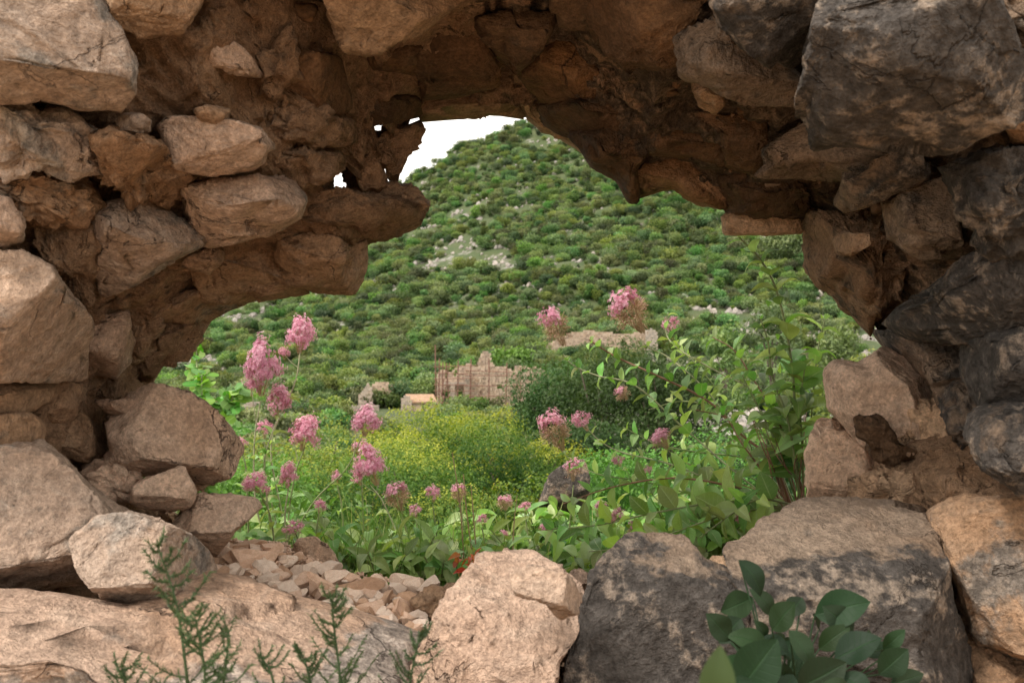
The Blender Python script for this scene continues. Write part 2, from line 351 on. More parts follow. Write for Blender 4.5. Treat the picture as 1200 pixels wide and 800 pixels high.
# --- left jamb and its tongue
W([(182,370),(242,372),(238,398),(217,421),(192,426),(182,444),(172,462),(140,456),(148,430),(178,420),(186,395)], 'mortar', .10, -.02, rough=2.0, cuts=3)
W([(160,352),(236,338),(300,348),(268,361),(247,371),(237,383),(200,376),(160,372)], 'tan', .10, -.02, rough=1.3)
W([(238,292),(322,282),(342,318),(362,343),(300,351),(270,361),(240,352),(222,322)], 'tan', .12, -.03, rough=1.2)
W([(322,282),(360,270),(428,283),(427,302),(421,330),(412,344),(370,343),(335,330),(318,302)], 'tan', .13, -.05, cuts=5)
W([(345,226),(400,221),(452,230),(500,243),(498,250),(488,263),(456,279),(420,288),(380,280),(345,264)], 'mortar', .11, -.05, rough=1.6, cuts=3)
W([(440,216),(468,213),(481,216),(493,226),(505,236),(496,248),(465,246),(443,236)], 'tan', .07, -.07, rough=1.6, depth=2.12)
W([(406,196),(420,180),(450,194),(458,214),(446,232),(425,234),(405,226)], 'tan', .06, 0, depth=2.1, rough=1.5)
W([(446,158),(470,146),(496,141),(494,156),(486,175),(472,192),(466,212),(457,208),(450,190)], 'mortar', .05, 0, depth=2.16, rough=2.0, cuts=3)
W([(432,155),(455,153),(462,180),(455,200),(438,192),(425,178)], 'mortar', .05, 0, depth=2.12, rough=2.0)
W([(310,172),(360,174),(402,176),(404,200),(390,205),(366,222),(332,206),(312,192)], 'mortar', .10, -.02, rough=2.0, cuts=3)
W([(308,118),(325,104),(380,126),(412,142),(414,166),(370,178),(318,168)], 'mortar', .10, -.02, rough=1.8, cuts=3)
W([(400,150),(432,158),(428,180),(408,200),(392,204),(392,176)], 'mortar', .08, 0, depth=2.1, rough=1.8, cuts=3)
W([(356,206),(392,206),(392,222),(372,232),(352,226)], 'tan', .05, 0, depth=2.1)
W([(392,224),(420,222),(440,232),(420,240),(392,236)], 'mortar', .05, 0, depth=2.14)
# --- top soffit
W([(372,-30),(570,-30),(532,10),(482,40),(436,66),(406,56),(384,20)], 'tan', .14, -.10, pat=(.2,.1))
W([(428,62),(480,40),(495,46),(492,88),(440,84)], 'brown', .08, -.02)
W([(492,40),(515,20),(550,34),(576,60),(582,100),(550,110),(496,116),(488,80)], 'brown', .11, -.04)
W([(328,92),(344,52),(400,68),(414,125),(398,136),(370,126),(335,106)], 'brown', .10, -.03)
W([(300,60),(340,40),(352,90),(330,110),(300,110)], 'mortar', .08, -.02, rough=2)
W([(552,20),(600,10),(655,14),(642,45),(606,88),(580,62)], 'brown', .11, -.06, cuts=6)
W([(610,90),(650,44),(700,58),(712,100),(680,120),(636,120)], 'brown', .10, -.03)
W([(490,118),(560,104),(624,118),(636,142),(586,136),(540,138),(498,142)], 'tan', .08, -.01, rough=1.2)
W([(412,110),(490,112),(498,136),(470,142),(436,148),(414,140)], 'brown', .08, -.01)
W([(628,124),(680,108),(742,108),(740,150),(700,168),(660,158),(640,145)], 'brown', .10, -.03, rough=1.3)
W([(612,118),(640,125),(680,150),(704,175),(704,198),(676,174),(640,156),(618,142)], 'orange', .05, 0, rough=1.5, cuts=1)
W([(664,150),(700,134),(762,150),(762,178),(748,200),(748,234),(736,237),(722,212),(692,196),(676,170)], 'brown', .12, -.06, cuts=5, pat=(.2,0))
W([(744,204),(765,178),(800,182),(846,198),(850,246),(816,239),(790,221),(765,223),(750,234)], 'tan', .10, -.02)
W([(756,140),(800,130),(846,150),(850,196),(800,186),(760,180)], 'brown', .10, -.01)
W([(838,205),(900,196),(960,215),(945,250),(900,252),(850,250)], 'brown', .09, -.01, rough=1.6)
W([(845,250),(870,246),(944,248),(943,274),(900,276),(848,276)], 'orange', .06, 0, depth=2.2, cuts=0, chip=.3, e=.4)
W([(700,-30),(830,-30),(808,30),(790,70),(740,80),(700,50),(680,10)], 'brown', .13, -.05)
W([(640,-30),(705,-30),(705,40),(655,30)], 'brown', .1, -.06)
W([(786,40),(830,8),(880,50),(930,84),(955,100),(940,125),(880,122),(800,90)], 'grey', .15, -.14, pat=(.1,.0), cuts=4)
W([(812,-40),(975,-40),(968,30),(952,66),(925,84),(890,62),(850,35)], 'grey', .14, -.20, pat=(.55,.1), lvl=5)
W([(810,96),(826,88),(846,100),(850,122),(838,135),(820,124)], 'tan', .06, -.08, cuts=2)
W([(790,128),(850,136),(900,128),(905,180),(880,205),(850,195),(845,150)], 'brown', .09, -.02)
W([(892,175),(960,120),(1010,150),(1062,168),(1055,205),(1000,215),(960,208),(900,206)], 'grey', .10, -.10, pat=(.25,0))
# --- top right
W([(970,-50),(1150,-50),(1190,30),(1215,90),(1200,135),(1112,172),(1062,166),(1010,160),(958,172),(944,130),(955,60)], 'grey', .20, -.30, pat=(.82,.1), cuts=5, lvl=6)
W([(974,238),(998,202),(1030,184),(1068,172),(1092,192),(1093,208),(1040,232),(992,250)], 'grey', .10, -.18, pat=(.4,.1), cuts=5)
W([(1112,200),(1150,178),(1250,165),(1250,292),(1165,294),(1122,250)], 'grey', .14, -.16, pat=(.8,.1), rough=1.5)
W([(1150,-50),(1260,-50),(1260,70),(1190,25)], 'grey', .12, -.16, pat=(.4,.1), rough=1.5)
W([(1170,140),(1200,128),(1250,130),(1250,172),(1190,168)], 'tan', .08, -.14)
W([(1034,236),(1108,205),(1122,250),(1130,290),(1080,300),(1040,280)], 'grey', .10, -.10, pat=(.3,0))
W([(944,275),(956,250),(985,252),(1040,245),(1078,262),(1072,300),(1040,350),(1018,388),(990,362),(972,344),(957,334),(945,312)], 'mortar', .14, -.05, rough=2.2, cuts=3, pat=(.3,.1))
W([(975,280),(990,269),(1010,276),(1012,292),(998,301),(980,298)], 'tan', .05, -.20, cuts=1)
W([(940,250),(962,256),(966,290),(956,306),(944,290)], 'orange', .04, 0, depth=2.18)
W([(1034,376),(1082,345),(1130,302),(1172,288),(1260,300),(1260,400),(1150,404),(1064,396)], 'grey', .16, -.20, pat=(.78,.1), cuts=6)
W([(1020,385),(1065,392),(1135,402),(1140,450),(1110,470),(1080,440),(1045,415),(1030,402)], 'grey', .11, -.10, pat=(.4,0))
W([(1128,395),(1180,385),(1260,395),(1260,480),(1150,478),(1128,440)], 'grey', .14, -.18, pat=(.78,.1), cuts=6)
W([(1142,478),(1180,470),(1260,475),(1260,600),(1196,580),(1156,548),(1136,512)], 'grey', .14, -.20, pat=(.7,.05))
W([(1085,440),(1140,440),(1152,500),(1150,545),(1125,530),(1105,490)], 'grey', .09, -.06, pat=(.3,.1), rough=1.5)
W([(1076,246),(1118,246),(1160,294),(1120,304),(1082,304)], 'grey', .08, -.06, pat=(.4,0))
# --- lower right jamb
W([(966,436),(982,424),(1008,427),(1037,407),(1062,420),(1086,448),(1110,480),(1126,520),(1120,550),(1070,560),(1010,520),(975,480)], 'peach', .16, 0, depth=1.98, tilt=(-.10,0), cuts=2, pat=(-.25,0), e=.7, lvl=6, chip=.3)
W([(1050,470),(1100,470),(1150,540),(1140,562),(1080,560),(1046,540)], 'orange', .10, 0, depth=1.88, tilt=(-.1,0), rough=1.8, cuts=2, pat=(-.1,0))
W([(946,592),(948,535),(964,496),(990,504),(1032,540),(1062,562),(1050,600)], 'peach', .14, 0, depth=2.0, cuts=5, pat=(0,0), label='x')
W([(996,562),(1050,545),(1092,550),(1135,562),(1120,592),(1000,600)], 'orange', .10, 0, depth=1.84, rough=2.0, cuts=2, pat=(-.1,0))
W([(1080,560),(1130,556),(1160,575),(1140,595),(1082,592)], 'orange', .06, 0, depth=1.76, rough=1.5, pat=(-.1,0))
W([(1130,560),(1165,545),(1240,580),(1240,600),(1150,596)], 'orange', .08, 0, depth=1.74, rough=2.0, pat=(-.1,0))
W([(1088,602),(1120,587),(1200,582),(1270,600),(1270,830),(1200,800),(1155,770),(1125,690),(1098,640)], 'tan', .20, 0, depth=1.50, tilt=(-.1,-.04), pat=(.38,.12), top_tan=.3, lvl=6, chip=.6)
W([(1130,740),(1165,765),(1200,790),(1240,830),(1140,840)], 'mortar', .1, 0, depth=1.5, rough=1.5)
# --- loose rocks on the sill (things of their own)
def LR(o, m, T, label, **k): return stone(o, m, T, parent=None, name='rock', label=label, **k)
LR([(122,492),(148,463),(190,451),(226,462),(263,492),(286,524),(270,556),(236,574),(215,562),(168,552),(126,540)], 'peach', .17, 'big pinkish boulder wedged under the left jamb with a rounded top', depth=1.98, tilt=(.05,0), cuts=5, pat=(-.1,0))
LR([(92,543),(125,538),(152,541),(167,552),(162,586),(135,592),(108,572)], 'peach', .08, 'rough flat tan block behind the smooth white slab', depth=1.9, rough=1.8, pat=(-.1,0))
LR([(152,570),(180,555),(213,545),(233,575),(222,594),(192,602),(156,594)], 'peach', .08, 'small angular pink block sitting below the wedged boulder', depth=1.84, cuts=7, pat=(-.2,0))
LR([(203,614),(226,580),(268,577),(303,583),(308,594),(278,618),(254,650),(222,642)], 'peach', .09, 'pink stone with a flat top pointing right towards the flowers', depth=1.9, cuts=6, pat=(-.2,0), e=.5)
LR([(-60,520),(50,522),(78,540),(112,572),(152,600),(200,612),(240,640),(200,660),(120,672),(97,692),(60,700),(0,684),(-60,684)], 'pale', .20, 'long smooth whitish slab sloping down at the left edge', depth=1.62, tilt=(.07,-.12), cuts=4, pat=(.05,.15), lvl=6, chip=.5)
LR([(85,632),(115,604),(152,600),(192,610),(226,628),(264,666),(252,685),(215,690),(192,702),(150,713),(120,700),(96,668)], 'pale', .13, 'rounded grey boulder resting on the front ledge at lower left', depth=1.46, tilt=(.05,-.05), cuts=5, pat=(.32,.1), lvl=6, chip=.6)
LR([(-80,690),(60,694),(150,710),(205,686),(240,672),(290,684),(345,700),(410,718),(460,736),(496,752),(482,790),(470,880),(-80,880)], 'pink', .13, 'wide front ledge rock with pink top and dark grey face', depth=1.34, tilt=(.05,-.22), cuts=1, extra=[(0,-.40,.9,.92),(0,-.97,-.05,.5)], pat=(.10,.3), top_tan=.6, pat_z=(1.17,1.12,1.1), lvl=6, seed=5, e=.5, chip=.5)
LR([(478,790),(502,742),(522,700),(548,667),(570,650),(620,648),(657,666),(682,690),(676,740),(650,775),(632,860),(490,860)], 'pink', .15, 'tall tan boulder with ochre streaks in the middle of the sill', depth=1.44, tilt=(0,-.06), cuts=3, extra=[(0,-.4,.92,.75),(-.2,-.95,.25,.66)], pat=(0,.05), lvl=6)
LR([(598,672),(625,661),(665,671),(684,700),(679,720),(655,729),(640,706),(604,697)], 'pale', .05, 'small grey stone perched on the tall tan boulder', depth=1.30, cuts=6, pat=(.2,0), lvl=5)
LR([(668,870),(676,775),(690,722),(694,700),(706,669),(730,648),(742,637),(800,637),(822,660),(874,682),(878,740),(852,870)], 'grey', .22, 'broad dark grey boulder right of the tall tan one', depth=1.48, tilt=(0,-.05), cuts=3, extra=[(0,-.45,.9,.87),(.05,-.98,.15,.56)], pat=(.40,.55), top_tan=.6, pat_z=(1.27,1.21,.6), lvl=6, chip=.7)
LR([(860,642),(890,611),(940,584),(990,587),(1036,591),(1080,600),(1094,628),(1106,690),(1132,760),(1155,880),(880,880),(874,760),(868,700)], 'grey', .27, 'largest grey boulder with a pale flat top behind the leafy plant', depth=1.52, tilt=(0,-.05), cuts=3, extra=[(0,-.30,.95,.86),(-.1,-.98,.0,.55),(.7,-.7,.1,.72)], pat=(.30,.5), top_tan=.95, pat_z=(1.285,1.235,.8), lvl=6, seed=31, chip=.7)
LR([(822,665),(835,652),(866,650),(878,672),(874,712),(842,700)], 'orange', .06, 'low orange stone between the two grey boulders', depth=1.62, pat=(-.2,0))
LR([(1082,640),(1104,655),(1118,690),(1122,712),(1100,700)], 'pink', .06, 'narrow pink stone squeezed behind the largest grey boulder', depth=1.62, pat=(-.1,0))
LR([(336,650),(350,631),(371,626),(389,640),(404,668),(380,676),(343,670)], 'peach', .06, 'rounded beige stone at the top of the rubble by the grass', depth=2.16, cuts=4, pat=(-.1,0))
LR([(486,706),(505,690),(530,688),(542,704),(528,738),(500,740)], 'tan', .06, 'crumbly orange chunk left of the tall tan boulder', depth=1.66, rough=1.6, pat=(-.2,0))
LR([(628,742),(655,700),(672,690),(682,705),(676,745),(660,770)], 'tan', .06, 'brown stone jammed between tan boulder and grey boulder', depth=1.6)
LR([(664,682),(668,670),(680,664),(692,674),(690,690),(674,694)], 'pink', .03, 'small bright pink stone in the notch between boulders', depth=1.75, pat=(-.3,0))
#ENDSTONES
# sloping bed under the rubble
W([(232,650),(262,632),(335,640),(400,668),(450,684),(530,700),(545,735),(500,770),(400,740),(300,712),(240,690)], 'pink', .03, 0, depth=2.04, tilt=(-.06,-.42), cuts=0, rough=1.6, name='stone', pat=(-.2,0))
# small chinking stones set in the mortar: parts of the wall
def proto_rock(lvl, seed, rough=1.0, cuts=7):
    rs = np.random.default_rng(seed); D, Fc = ico(lvl); V = D * rs.uniform(.6, 1.0, 3)
    V = V + D * (fbm(D * 1.2 + seed, 2) * .25)[:, None]
    for k in range(cuts):
        n = rs.normal(size=3); n /= np.linalg.norm(n); h = V @ n; V = V - n * (np.maximum(h - h.max() * rs.uniform(.5, .85), 0) * .96)[:, None]
    V = V + D * (fbm(D * 4 + seed, 3) * .05 * rough)[:, None]
    return V, Fc
PR = []
for k in range(10):
    V, Fc = proto_rock(3, 50 + k); PR.append((V, Fc))
def shard(seed):
    r_ = np.random.default_rng(seed); D, Fc = ico(3); V = D * r_.uniform(.65, 1.0, 3)
    for k in range(11):
        n = r_.normal(size=3); n /= np.linalg.norm(n); h = V @ n; V = V - n * np.maximum(h - h.max() * r_.uniform(.38, .72), 0)[:, None]
    return V / np.abs(V).max() + D * (noise(D * 5 + seed) * .015)[:, None], Fc
SH = [shard(300 + k) for k in range(10)]
for a_, b_ in (('ctan', 'tan'), ('cmortar', 'mortar'), ('cbrown', 'brown'), ('cgrey', 'grey'), ('cpink', 'pink')):
    M[a_] = M[b_].copy(); M[a_].name = 'small_' + M[b_].name
    for nd in M[a_].node_tree.nodes:
        if nd.type == 'BUMP': nd.inputs['Distance'].default_value = .0006
def rock_mesh(k, mat):
    me = npmesh('stone', *(SH if mat.startswith('rub') else PR)[k], smooth=not mat.startswith('rub'), attrs={'patina_shade': np.full(len(PR[k][0]), -1.2 if mat.startswith('rub') else .05)}); me.materials.append(M[mat]); return me
CHK = {m: [rock_mesh(k, 'c' + m) for k in range(5)] for m in ('tan', 'mortar', 'brown', 'grey', 'pink')}
rs = np.random.default_rng(3)
n = 0; tries = 0
while n < 215 and tries < 6000:
    tries += 1
    px, py = rs.uniform(-20, 1220), rs.uniform(-20, 640)
    hd = float(hole_dist(px, py))
    if hd < 8 or math.hypot(px - 398, py - 214) < 36 or math.hypot(px - 443, py - 150) < 30 or (px > 950 and py > 400 and py < 600) or (py > 560 and 60 < px < 1100): continue
    kind = 'grey' if px > 900 and rs.random() < .7 else 'brown' if 330 < px < 960 else rs.choice(['tan', 'mortar', 'pink', 'tan'])
    sz = rs.uniform(5, 15) * (1.3 if rs.random() < .12 else 1)
    d = float(wall_depth(px, py)) - rs.uniform(-.02, .02)
    o = link('stone', CHK[kind][rs.integers(5)], None, WALL, Vector(P(px, py, d)) - Vector((0, 2, 0)))
    r = sz / FP * d; o.scale = (r * rs.uniform(.9, 1.5), r, r * rs.uniform(.7, 1.0)); o.rotation_euler = tuple(rs.uniform(-.6, .6, 3)); n += 1
# crumbs caught in the mortar
def crumbs(name, pts, sizes, mat, parent=None, lv=1):
    Vs = []; Fs = []; o = 0; base = [proto_rock(lv, 80 + k, cuts=4) for k in range(5)]
    for p, s_ in zip(pts, sizes):
        V, Fc = base[rs.integers(5)]; R = np.array(Matrix.Rotation(rs.uniform(0, 6.3), 3, Vector(rs.normal(size=3))))
        Vs.append(V @ R.T * s_ + p); Fs.append(Fc + o); o += len(V)
    V = np.vstack(Vs); ob = link(name, npmesh(name, V, np.vstack(Fs), smooth=False, attrs={'patina_shade': np.full(len(V), -.6)}), mat, parent); ob['kind'] = 'stuff'; return ob
pts = []; sz = []
while len(pts) < 2600:
    px, py = rs.uniform(-20, 1220), rs.uniform(-20, 640); hd = float(hole_dist(px, py))
    if hd < 3 or math.hypot(px - 398, py - 214) < 30 or math.hypot(px - 443, py - 150) < 20: continue
    d = float(wall_depth(px, py)); pts.append(P(px, py, d - rs.uniform(-.02, .025)) - (0, 2, 0)); sz.append(rs.uniform(1.2, 4.5) / FP * d)
crumbs('mortar_crumbs', np.array(pts), sz, M['mortar'], WALL)
# ---- loose rubble on the sill
M['rub'] = rock_mat('fresh_broken_limestone', (.84, .70, .58), (.74, .57, .45), light=(.88, .80, .70), stain_amt=.15, crack=.2, bump=.02)
M['rub2'] = rock_mat('pink_broken_limestone', (.76, .55, .41), (.66, .45, .33), light=(.82, .68, .56), stain_amt=.3, crack=.2, bump=.02)
M['rub3'] = rock_mat('brownish_broken_limestone', (.60, .40, .27), (.50, .32, .21), light=(.68, .54, .44), stain_amt=.3, crack=.2, bump=.02)
rub_m = {m: [rock_mesh(k, m) for k in range(10)] for m in ('rub', 'rub2', 'rub3')}
def bed(px): return np.interp(px, [240, 330, 400, 460, 530], [632, 640, 670, 682, 694]), np.interp(px, [240, 300, 400, 460, 530], [668, 684, 712, 732, 748])
LABS = ['broken piece of pink rubble lying in the scree on the sill']
big = [(300,660,30,'rub2'),(322,672,26,'rub'),(292,640,18,'rub3'),(352,684,20,'rub2'),(378,690,17,'rub3'),(420,690,26,'rub3'),(440,684,14,'rub'),(462,690,13,'rub'),(478,682,15,'rub'),(448,704,15,'rub3'),(466,716,20,'rub2'),(500,688,14,'rub'),(395,676,16,'rub'),(412,676,12,'rub2'),(320,648,14,'rub2'),(280,655,14,'rub3'),(362,668,14,'rub'),(484,700,14,'rub3'),(340,700,12,'rub2'),(432,712,14,'rub2')]
for k in range(150):
    px = rs.uniform(245, 528); a, b = bed(px); big.append((px, rs.uniform(a, b), 4 + 12 * rs.random() ** 1.6, ['rub2', 'rub', 'rub', 'rub3'][rs.integers(4)]))
for k, (px, py, s_, mt) in enumerate(big):
    a, b = bed(px); d = 2.07 - .42 * np.clip((py - 630) / 90, 0, 1.2) - .03
    o = link('rubble_stone', rub_m[mt][rs.integers(10)], None, None, P(px, py, d)); r = s_ / FP * d * .98
    o.scale = (r * rs.uniform(1, 1.5), r * 1.1, r * rs.uniform(.75, 1.05)); o.rotation_euler = tuple(rs.uniform(-.7, .7, 3))
    kind_ = {'rub': 'pale cream', 'rub2': 'peach coloured', 'rub3': 'brownish pink'}[mt]; sz_ = 'large' if s_ > 17 else 'middle sized' if s_ > 9 else 'small'
    pl_ = 'left in the scree below the pointed stone' if px < 330 else 'in the middle of the scree' if px < 430 else 'right in the scree near the tan boulder'
    tag(o, sz_ + ' ' + kind_ + ' stone ' + pl_, 'rubble', 'pieces of rubble lying in the scree on the sill')
pts = []; sz = []
for k in range(1500):
    px = rs.uniform(236, 540); a, b = bed(px); py = rs.uniform(a - 4, b + 2); d = 2.12 - .42 * np.clip((py - 630) / 90, 0, 1.2)
    pts.append(P(px, py, d)); sz.append(rs.uniform(1, 4.5) / FP * d)
tag(crumbs('gravel', np.array(pts), sz, M['rub2']), 'fine pinkish gravel between the rubble stones on the sill', 'gravel')
pts = [P(rs.uniform(625, 680), rs.uniform(735, 815), 1.52 + rs.uniform(-.03, .03)) for k in range(380)]
tag(crumbs('gravel', np.array(pts), rs.uniform(2.5, 6, 380) / FP * 1.5, M['tan']), 'dark brown gravel in the crack between tan and grey boulders', 'gravel')

# ================================================================== terrain
skx = np.array([-3000,-600, 200, 395, 470, 490, 550, 610, 700, 900, 1200, 1800, 3500.]); skp = np.array([430, 420, 330, 246, 215, 205, 171, 147, 110, 60, 20, 60, 300.])
YTOP = 620.
def terr(x, y):
    x = np.asarray(x, float); y = np.asarray(y, float)
    px = 600 + FP * x / np.maximum(y, 5)
    e = (400 - np.interp(px, skx, skp)) / FP
    near = np.interp(y, [-60, 1.9, 2.1, 3.2, 4.5, 8, 20, 60, 100, 190], [0, 0, .86, .86, .35, -2.0, -4.0, -11.0, -12.6, -11.0])
    t = np.clip((y - 190) / (YTOP - 190), 0, 1); E = -.066 + (e + .066) * t ** .82
    hill = CZ + y * E; top = CZ + YTOP * e
    hill = np.where(y > YTOP, top - (y - YTOP) * .35, hill)
    z = np.where(y < 190, near, hill)
    p3 = np.stack([np.ravel(x), np.ravel(y), 0 * np.ravel(x)], -1)
    amp = np.clip((np.ravel(y) - 200) / 130, 0, 1) * 5.0 + .3
    return z + (fbm(p3 * .018, 4) * amp + fbm(p3 * .5, 3) * .05 * np.clip(np.ravel(y) - 2.6, 0, 1)).reshape(z.shape)
def terrain():
    ys = np.concatenate([np.linspace(-60, 1.5, 12), np.linspace(1.9, 2.1, 3), np.geomspace(2.4, 190, 110), np.linspace(194, 760, 170), np.geomspace(780, 3200, 12)])
    us = np.linspace(-1, 1, 260); us = np.sign(us) * np.abs(us) ** 1.5 * 1.6
    Y = ys[:, None] + 0 * us; X = us[None] * np.maximum(ys, 25)[:, None]
    Z = terr(X, Y); V = np.stack([X, Y, Z], -1).reshape(-1, 3); n = len(us)
    i = np.arange(len(ys) - 1)[:, None] * n; j = np.arange(n - 1)[None]
    return npmesh('hillside', V, np.stack([i + j, i + j + 1, i + n + j + 1, i + n + j], -1).reshape(-1, 4))
m, nt = newmat('hillside_ground'); L = nt.links.new
ge = N(nt, 'ShaderNodeNewGeometry')
def gnz(s, d=6, r=.6): q = N(nt, 'ShaderNodeTexNoise', Scale=s, Detail=d, Roughness=r); L(ge.outputs['Position'], q.inputs['Vector']); return q.outputs['Fac']
a1, a2, a3, a4 = gnz(.03), gnz(.18, 8, .7), gnz(1.2, 5, .7), gnz(9, 5)
col = mixc(nt, ramp(nt, a2, [(.38, 0), (.62, 1)]), (.045, .075, .022), (.08, .095, .035))
rk = ramp(nt, mth(nt, 'ADD', mth(nt, 'MULTIPLY', a1, .5), mth(nt, 'MULTIPLY', a2, .5)), [(.56, 0), (.62, 1)])
col = mixc(nt, rk, col, mixc(nt, ramp(nt, a3, [(.3, 0), (.65, 1)]), (.10, .10, .075), (.36, .34, .31)))
col = mixc(nt, .5, col, ramp(nt, a4, [(.3, .6), (.7, 1.2)]), 'MULTIPLY')
b = N(nt, 'ShaderNodeBsdfPrincipled', Roughness=.95); L(col, b.inputs['Base Color']); bp = N(nt, 'ShaderNodeBump', Strength=1.0, Distance=.5); L(a3, bp.inputs['Height']); L(bp.outputs[0], b.inputs['Normal'])
L(b.outputs[0], N(nt, 'ShaderNodeOutputMaterial').inputs[0]); M['ground'] = m
tag(link('hillside', terrain(), M['ground']), 'ground falling from the wall to the valley and rising as a steep scrub covered hill', kind='structure')

xs = np.linspace(-9, 9, 46); ys = np.linspace(-30, 1.75, 50); X, Y = np.meshgrid(xs, ys)
Vg = np.stack([X, Y, .06 + .03 * fbm(np.c_[X.ravel(), Y.ravel(), 0 * X.ravel()] * 1.3, 3).reshape(X.shape)], -1).reshape(-1, 3); i = np.arange(49)[:, None] * 46; j = np.arange(45)[None]
M['earth'] = rock_mat('bounce_earth', (.52, .38, .25), (.42, .29, .18), crack=0, scale=.6)
tag(link('ground', npmesh('ground', Vg, np.stack([i + j, i + j + 1, i + 47 + j, i + 46 + j], -1).reshape(-1, 4), attrs={'patina_shade': np.full(len(Vg), -.5)}), M['earth']), 'unseen earth sheet added in front of the wall to bounce warm light', kind='structure')  # out of view; added to throw warm bounce light onto soffit and jambs
# ================================================================== foliage
def leaf_mat(name, c0, c1, c2=None, rough=.55, trans=.35, tc_=(1.15, 1.25, .55), vein=None, spread=.25, spec=.35):
    """c0 dark / c1 light by per-leaf tint attribute, c2 tips; object random shifts hue and value"""
    m, nt = newmat(name); L = nt.links.new
    at = N(nt, 'ShaderNodeAttribute', attribute_name='tint'); oi = N(nt, 'ShaderNodeObjectInfo')
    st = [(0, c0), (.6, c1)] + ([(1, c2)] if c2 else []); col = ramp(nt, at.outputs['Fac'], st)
    h = N(nt, 'ShaderNodeHueSaturation'); L(col, h.inputs['Color'])
    L(mth(nt, 'MULTIPLY_ADD', oi.outputs['Random'], spread * .22, .5 - spread * .11), h.inputs['Hue'])
    rr = mth(nt, 'FRACT', mth(nt, 'MULTIPLY', oi.outputs['Random'], 7.31)); L(mth(nt, 'MULTIPLY_ADD', rr, spread * 2.4, 1 - spread * 1.1), h.inputs['Value'])
    r3 = mth(nt, 'FRACT', mth(nt, 'MULTIPLY', oi.outputs['Random'], 23.7)); L(mth(nt, 'MULTIPLY_ADD', r3, spread * .9, 1 - spread * .6), h.inputs['Saturation'])
    col = h.outputs[0]
    b = N(nt, 'ShaderNodeBsdfPrincipled', Roughness=rough); b.inputs['Specular IOR Level'].default_value = spec
    if vein:
        ac = N(nt, 'ShaderNodeAttribute', attribute_name='across'); al = N(nt, 'ShaderNodeAttribute', attribute_name='along')
        mid = ramp(nt, ac.outputs['Fac'], [(0, 1), (.09, 0)])
        wv = mth(nt, 'FRACT', mth(nt, 'MULTIPLY', mth(nt, 'SUBTRACT', al.outputs['Fac'], mth(nt, 'MULTIPLY', ac.outputs['Fac'], .16)), 8))
        sv = ramp(nt, mth(nt, 'ABSOLUTE', mth(nt, 'SUBTRACT', wv, .5)), [(0, 1), (.09, 0)])
        vn = mth(nt, 'MAXIMUM', mid, mth(nt, 'MULTIPLY', sv, .35)); col = mixc(nt, mth(nt, 'MULTIPLY', vn, .6), col, vein)
        nz = N(nt, 'ShaderNodeTexNoise', Scale=40, Detail=3); tc = N(nt, 'ShaderNodeTexCoord'); L(tc.outputs['Object'], nz.inputs['Vector'])
        col = mixc(nt, .5, col, ramp(nt, nz.outputs['Fac'], [(.3, .75), (.7, 1.2)]), 'MULTIPLY')
        bp = N(nt, 'ShaderNodeBump', Strength=.5, Distance=.001); bp.invert = True; L(vn, bp.inputs['Height']); L(bp.outputs[0], b.inputs['Normal'])
    L(col, b.inputs['Base Color'])
    t = N(nt, 'ShaderNodeBsdfTranslucent'); L(mixc(nt, 1.0, col, tc_, 'MULTIPLY'), t.inputs['Color'])
    mx = N(nt, 'ShaderNodeMixShader'); mx.inputs[0].default_value = trans; L(b.outputs[0], mx.inputs[1]); L(t.outputs[0], mx.inputs[2])
    L(mx.outputs[0], N(nt, 'ShaderNodeOutputMaterial').inputs[0]); return m
def flat_mat(name, c, rough=.8, var=.0):
    m, nt = newmat(name); b = N(nt, 'ShaderNodeBsdfPrincipled', Roughness=rough)
    tc = N(nt, 'ShaderNodeTexCoord'); q = N(nt, 'ShaderNodeTexNoise', Scale=30, Detail=4); nt.links.new(tc.outputs['Object'], q.inputs['Vector'])
    nt.links.new(mixc(nt, ramp(nt, q.outputs['Fac'], [(.3, 0), (.7, 1)]), tuple(x * .7 for x in c), tuple(min(1, x * 1.25) for x in c)), b.inputs['Base Color'])
    nt.links.new(b.outputs[0], N(nt, 'ShaderNodeOutputMaterial').inputs[0]); return m
M['scrub'] = leaf_mat('scrub_leaves', (.06, .11, .03), (.12, .185, .052), (.19, .24, .08), spread=.5)
M['dark'] = leaf_mat('dark_tree_leaves', (.026, .05, .010), (.045, .085, .016), (.08, .125, .03), spread=.3)
M['yellow'] = leaf_mat('yellow_green_leaves', (.03, .085, .012), (.10, .18, .02), (.36, .36, .035), spread=.15)
M['bright'] = leaf_mat('bright_green_leaves', (.06, .15, .022), (.12, .26, .04), (.19, .34, .07), spread=.15)
M['palm'] = leaf_mat('fig_leaves', (.09, .22, .025), (.15, .33, .045), (.2, .38, .07), spread=.3, vein=(.25, .42, .12))
M['val'] = leaf_mat('valerian_leaves', (.14, .27, .05), (.26, .42, .12), (.46, .56, .27), spread=.4, vein=(.45, .55, .3), rough=.5)
M['broad'] = leaf_mat('dark_glossy_leaves', (.007, .020, .007), (.011, .030, .009), (.018, .048, .013), spread=.25, vein=(.02, .055, .018), rough=.6, trans=.15, spec=.25)
M['sprig'] = leaf_mat('feathery_dark_leaves', (.05, .085, .035), (.08, .125, .05), (.12, .17, .075), spread=.15, trans=.2)
M['grass'] = leaf_mat('grass_blades', (.09, .17, .035), (.17, .27, .06), (.42, .38, .20), spread=.1)
M['bark'] = flat_mat('bark', (.13, .10, .075)); M['stemg'] = flat_mat('green_stem', (.24, .28, .12), .6); M['stemr'] = flat_mat('reddish_stem', (.26, .13, .08), .6)
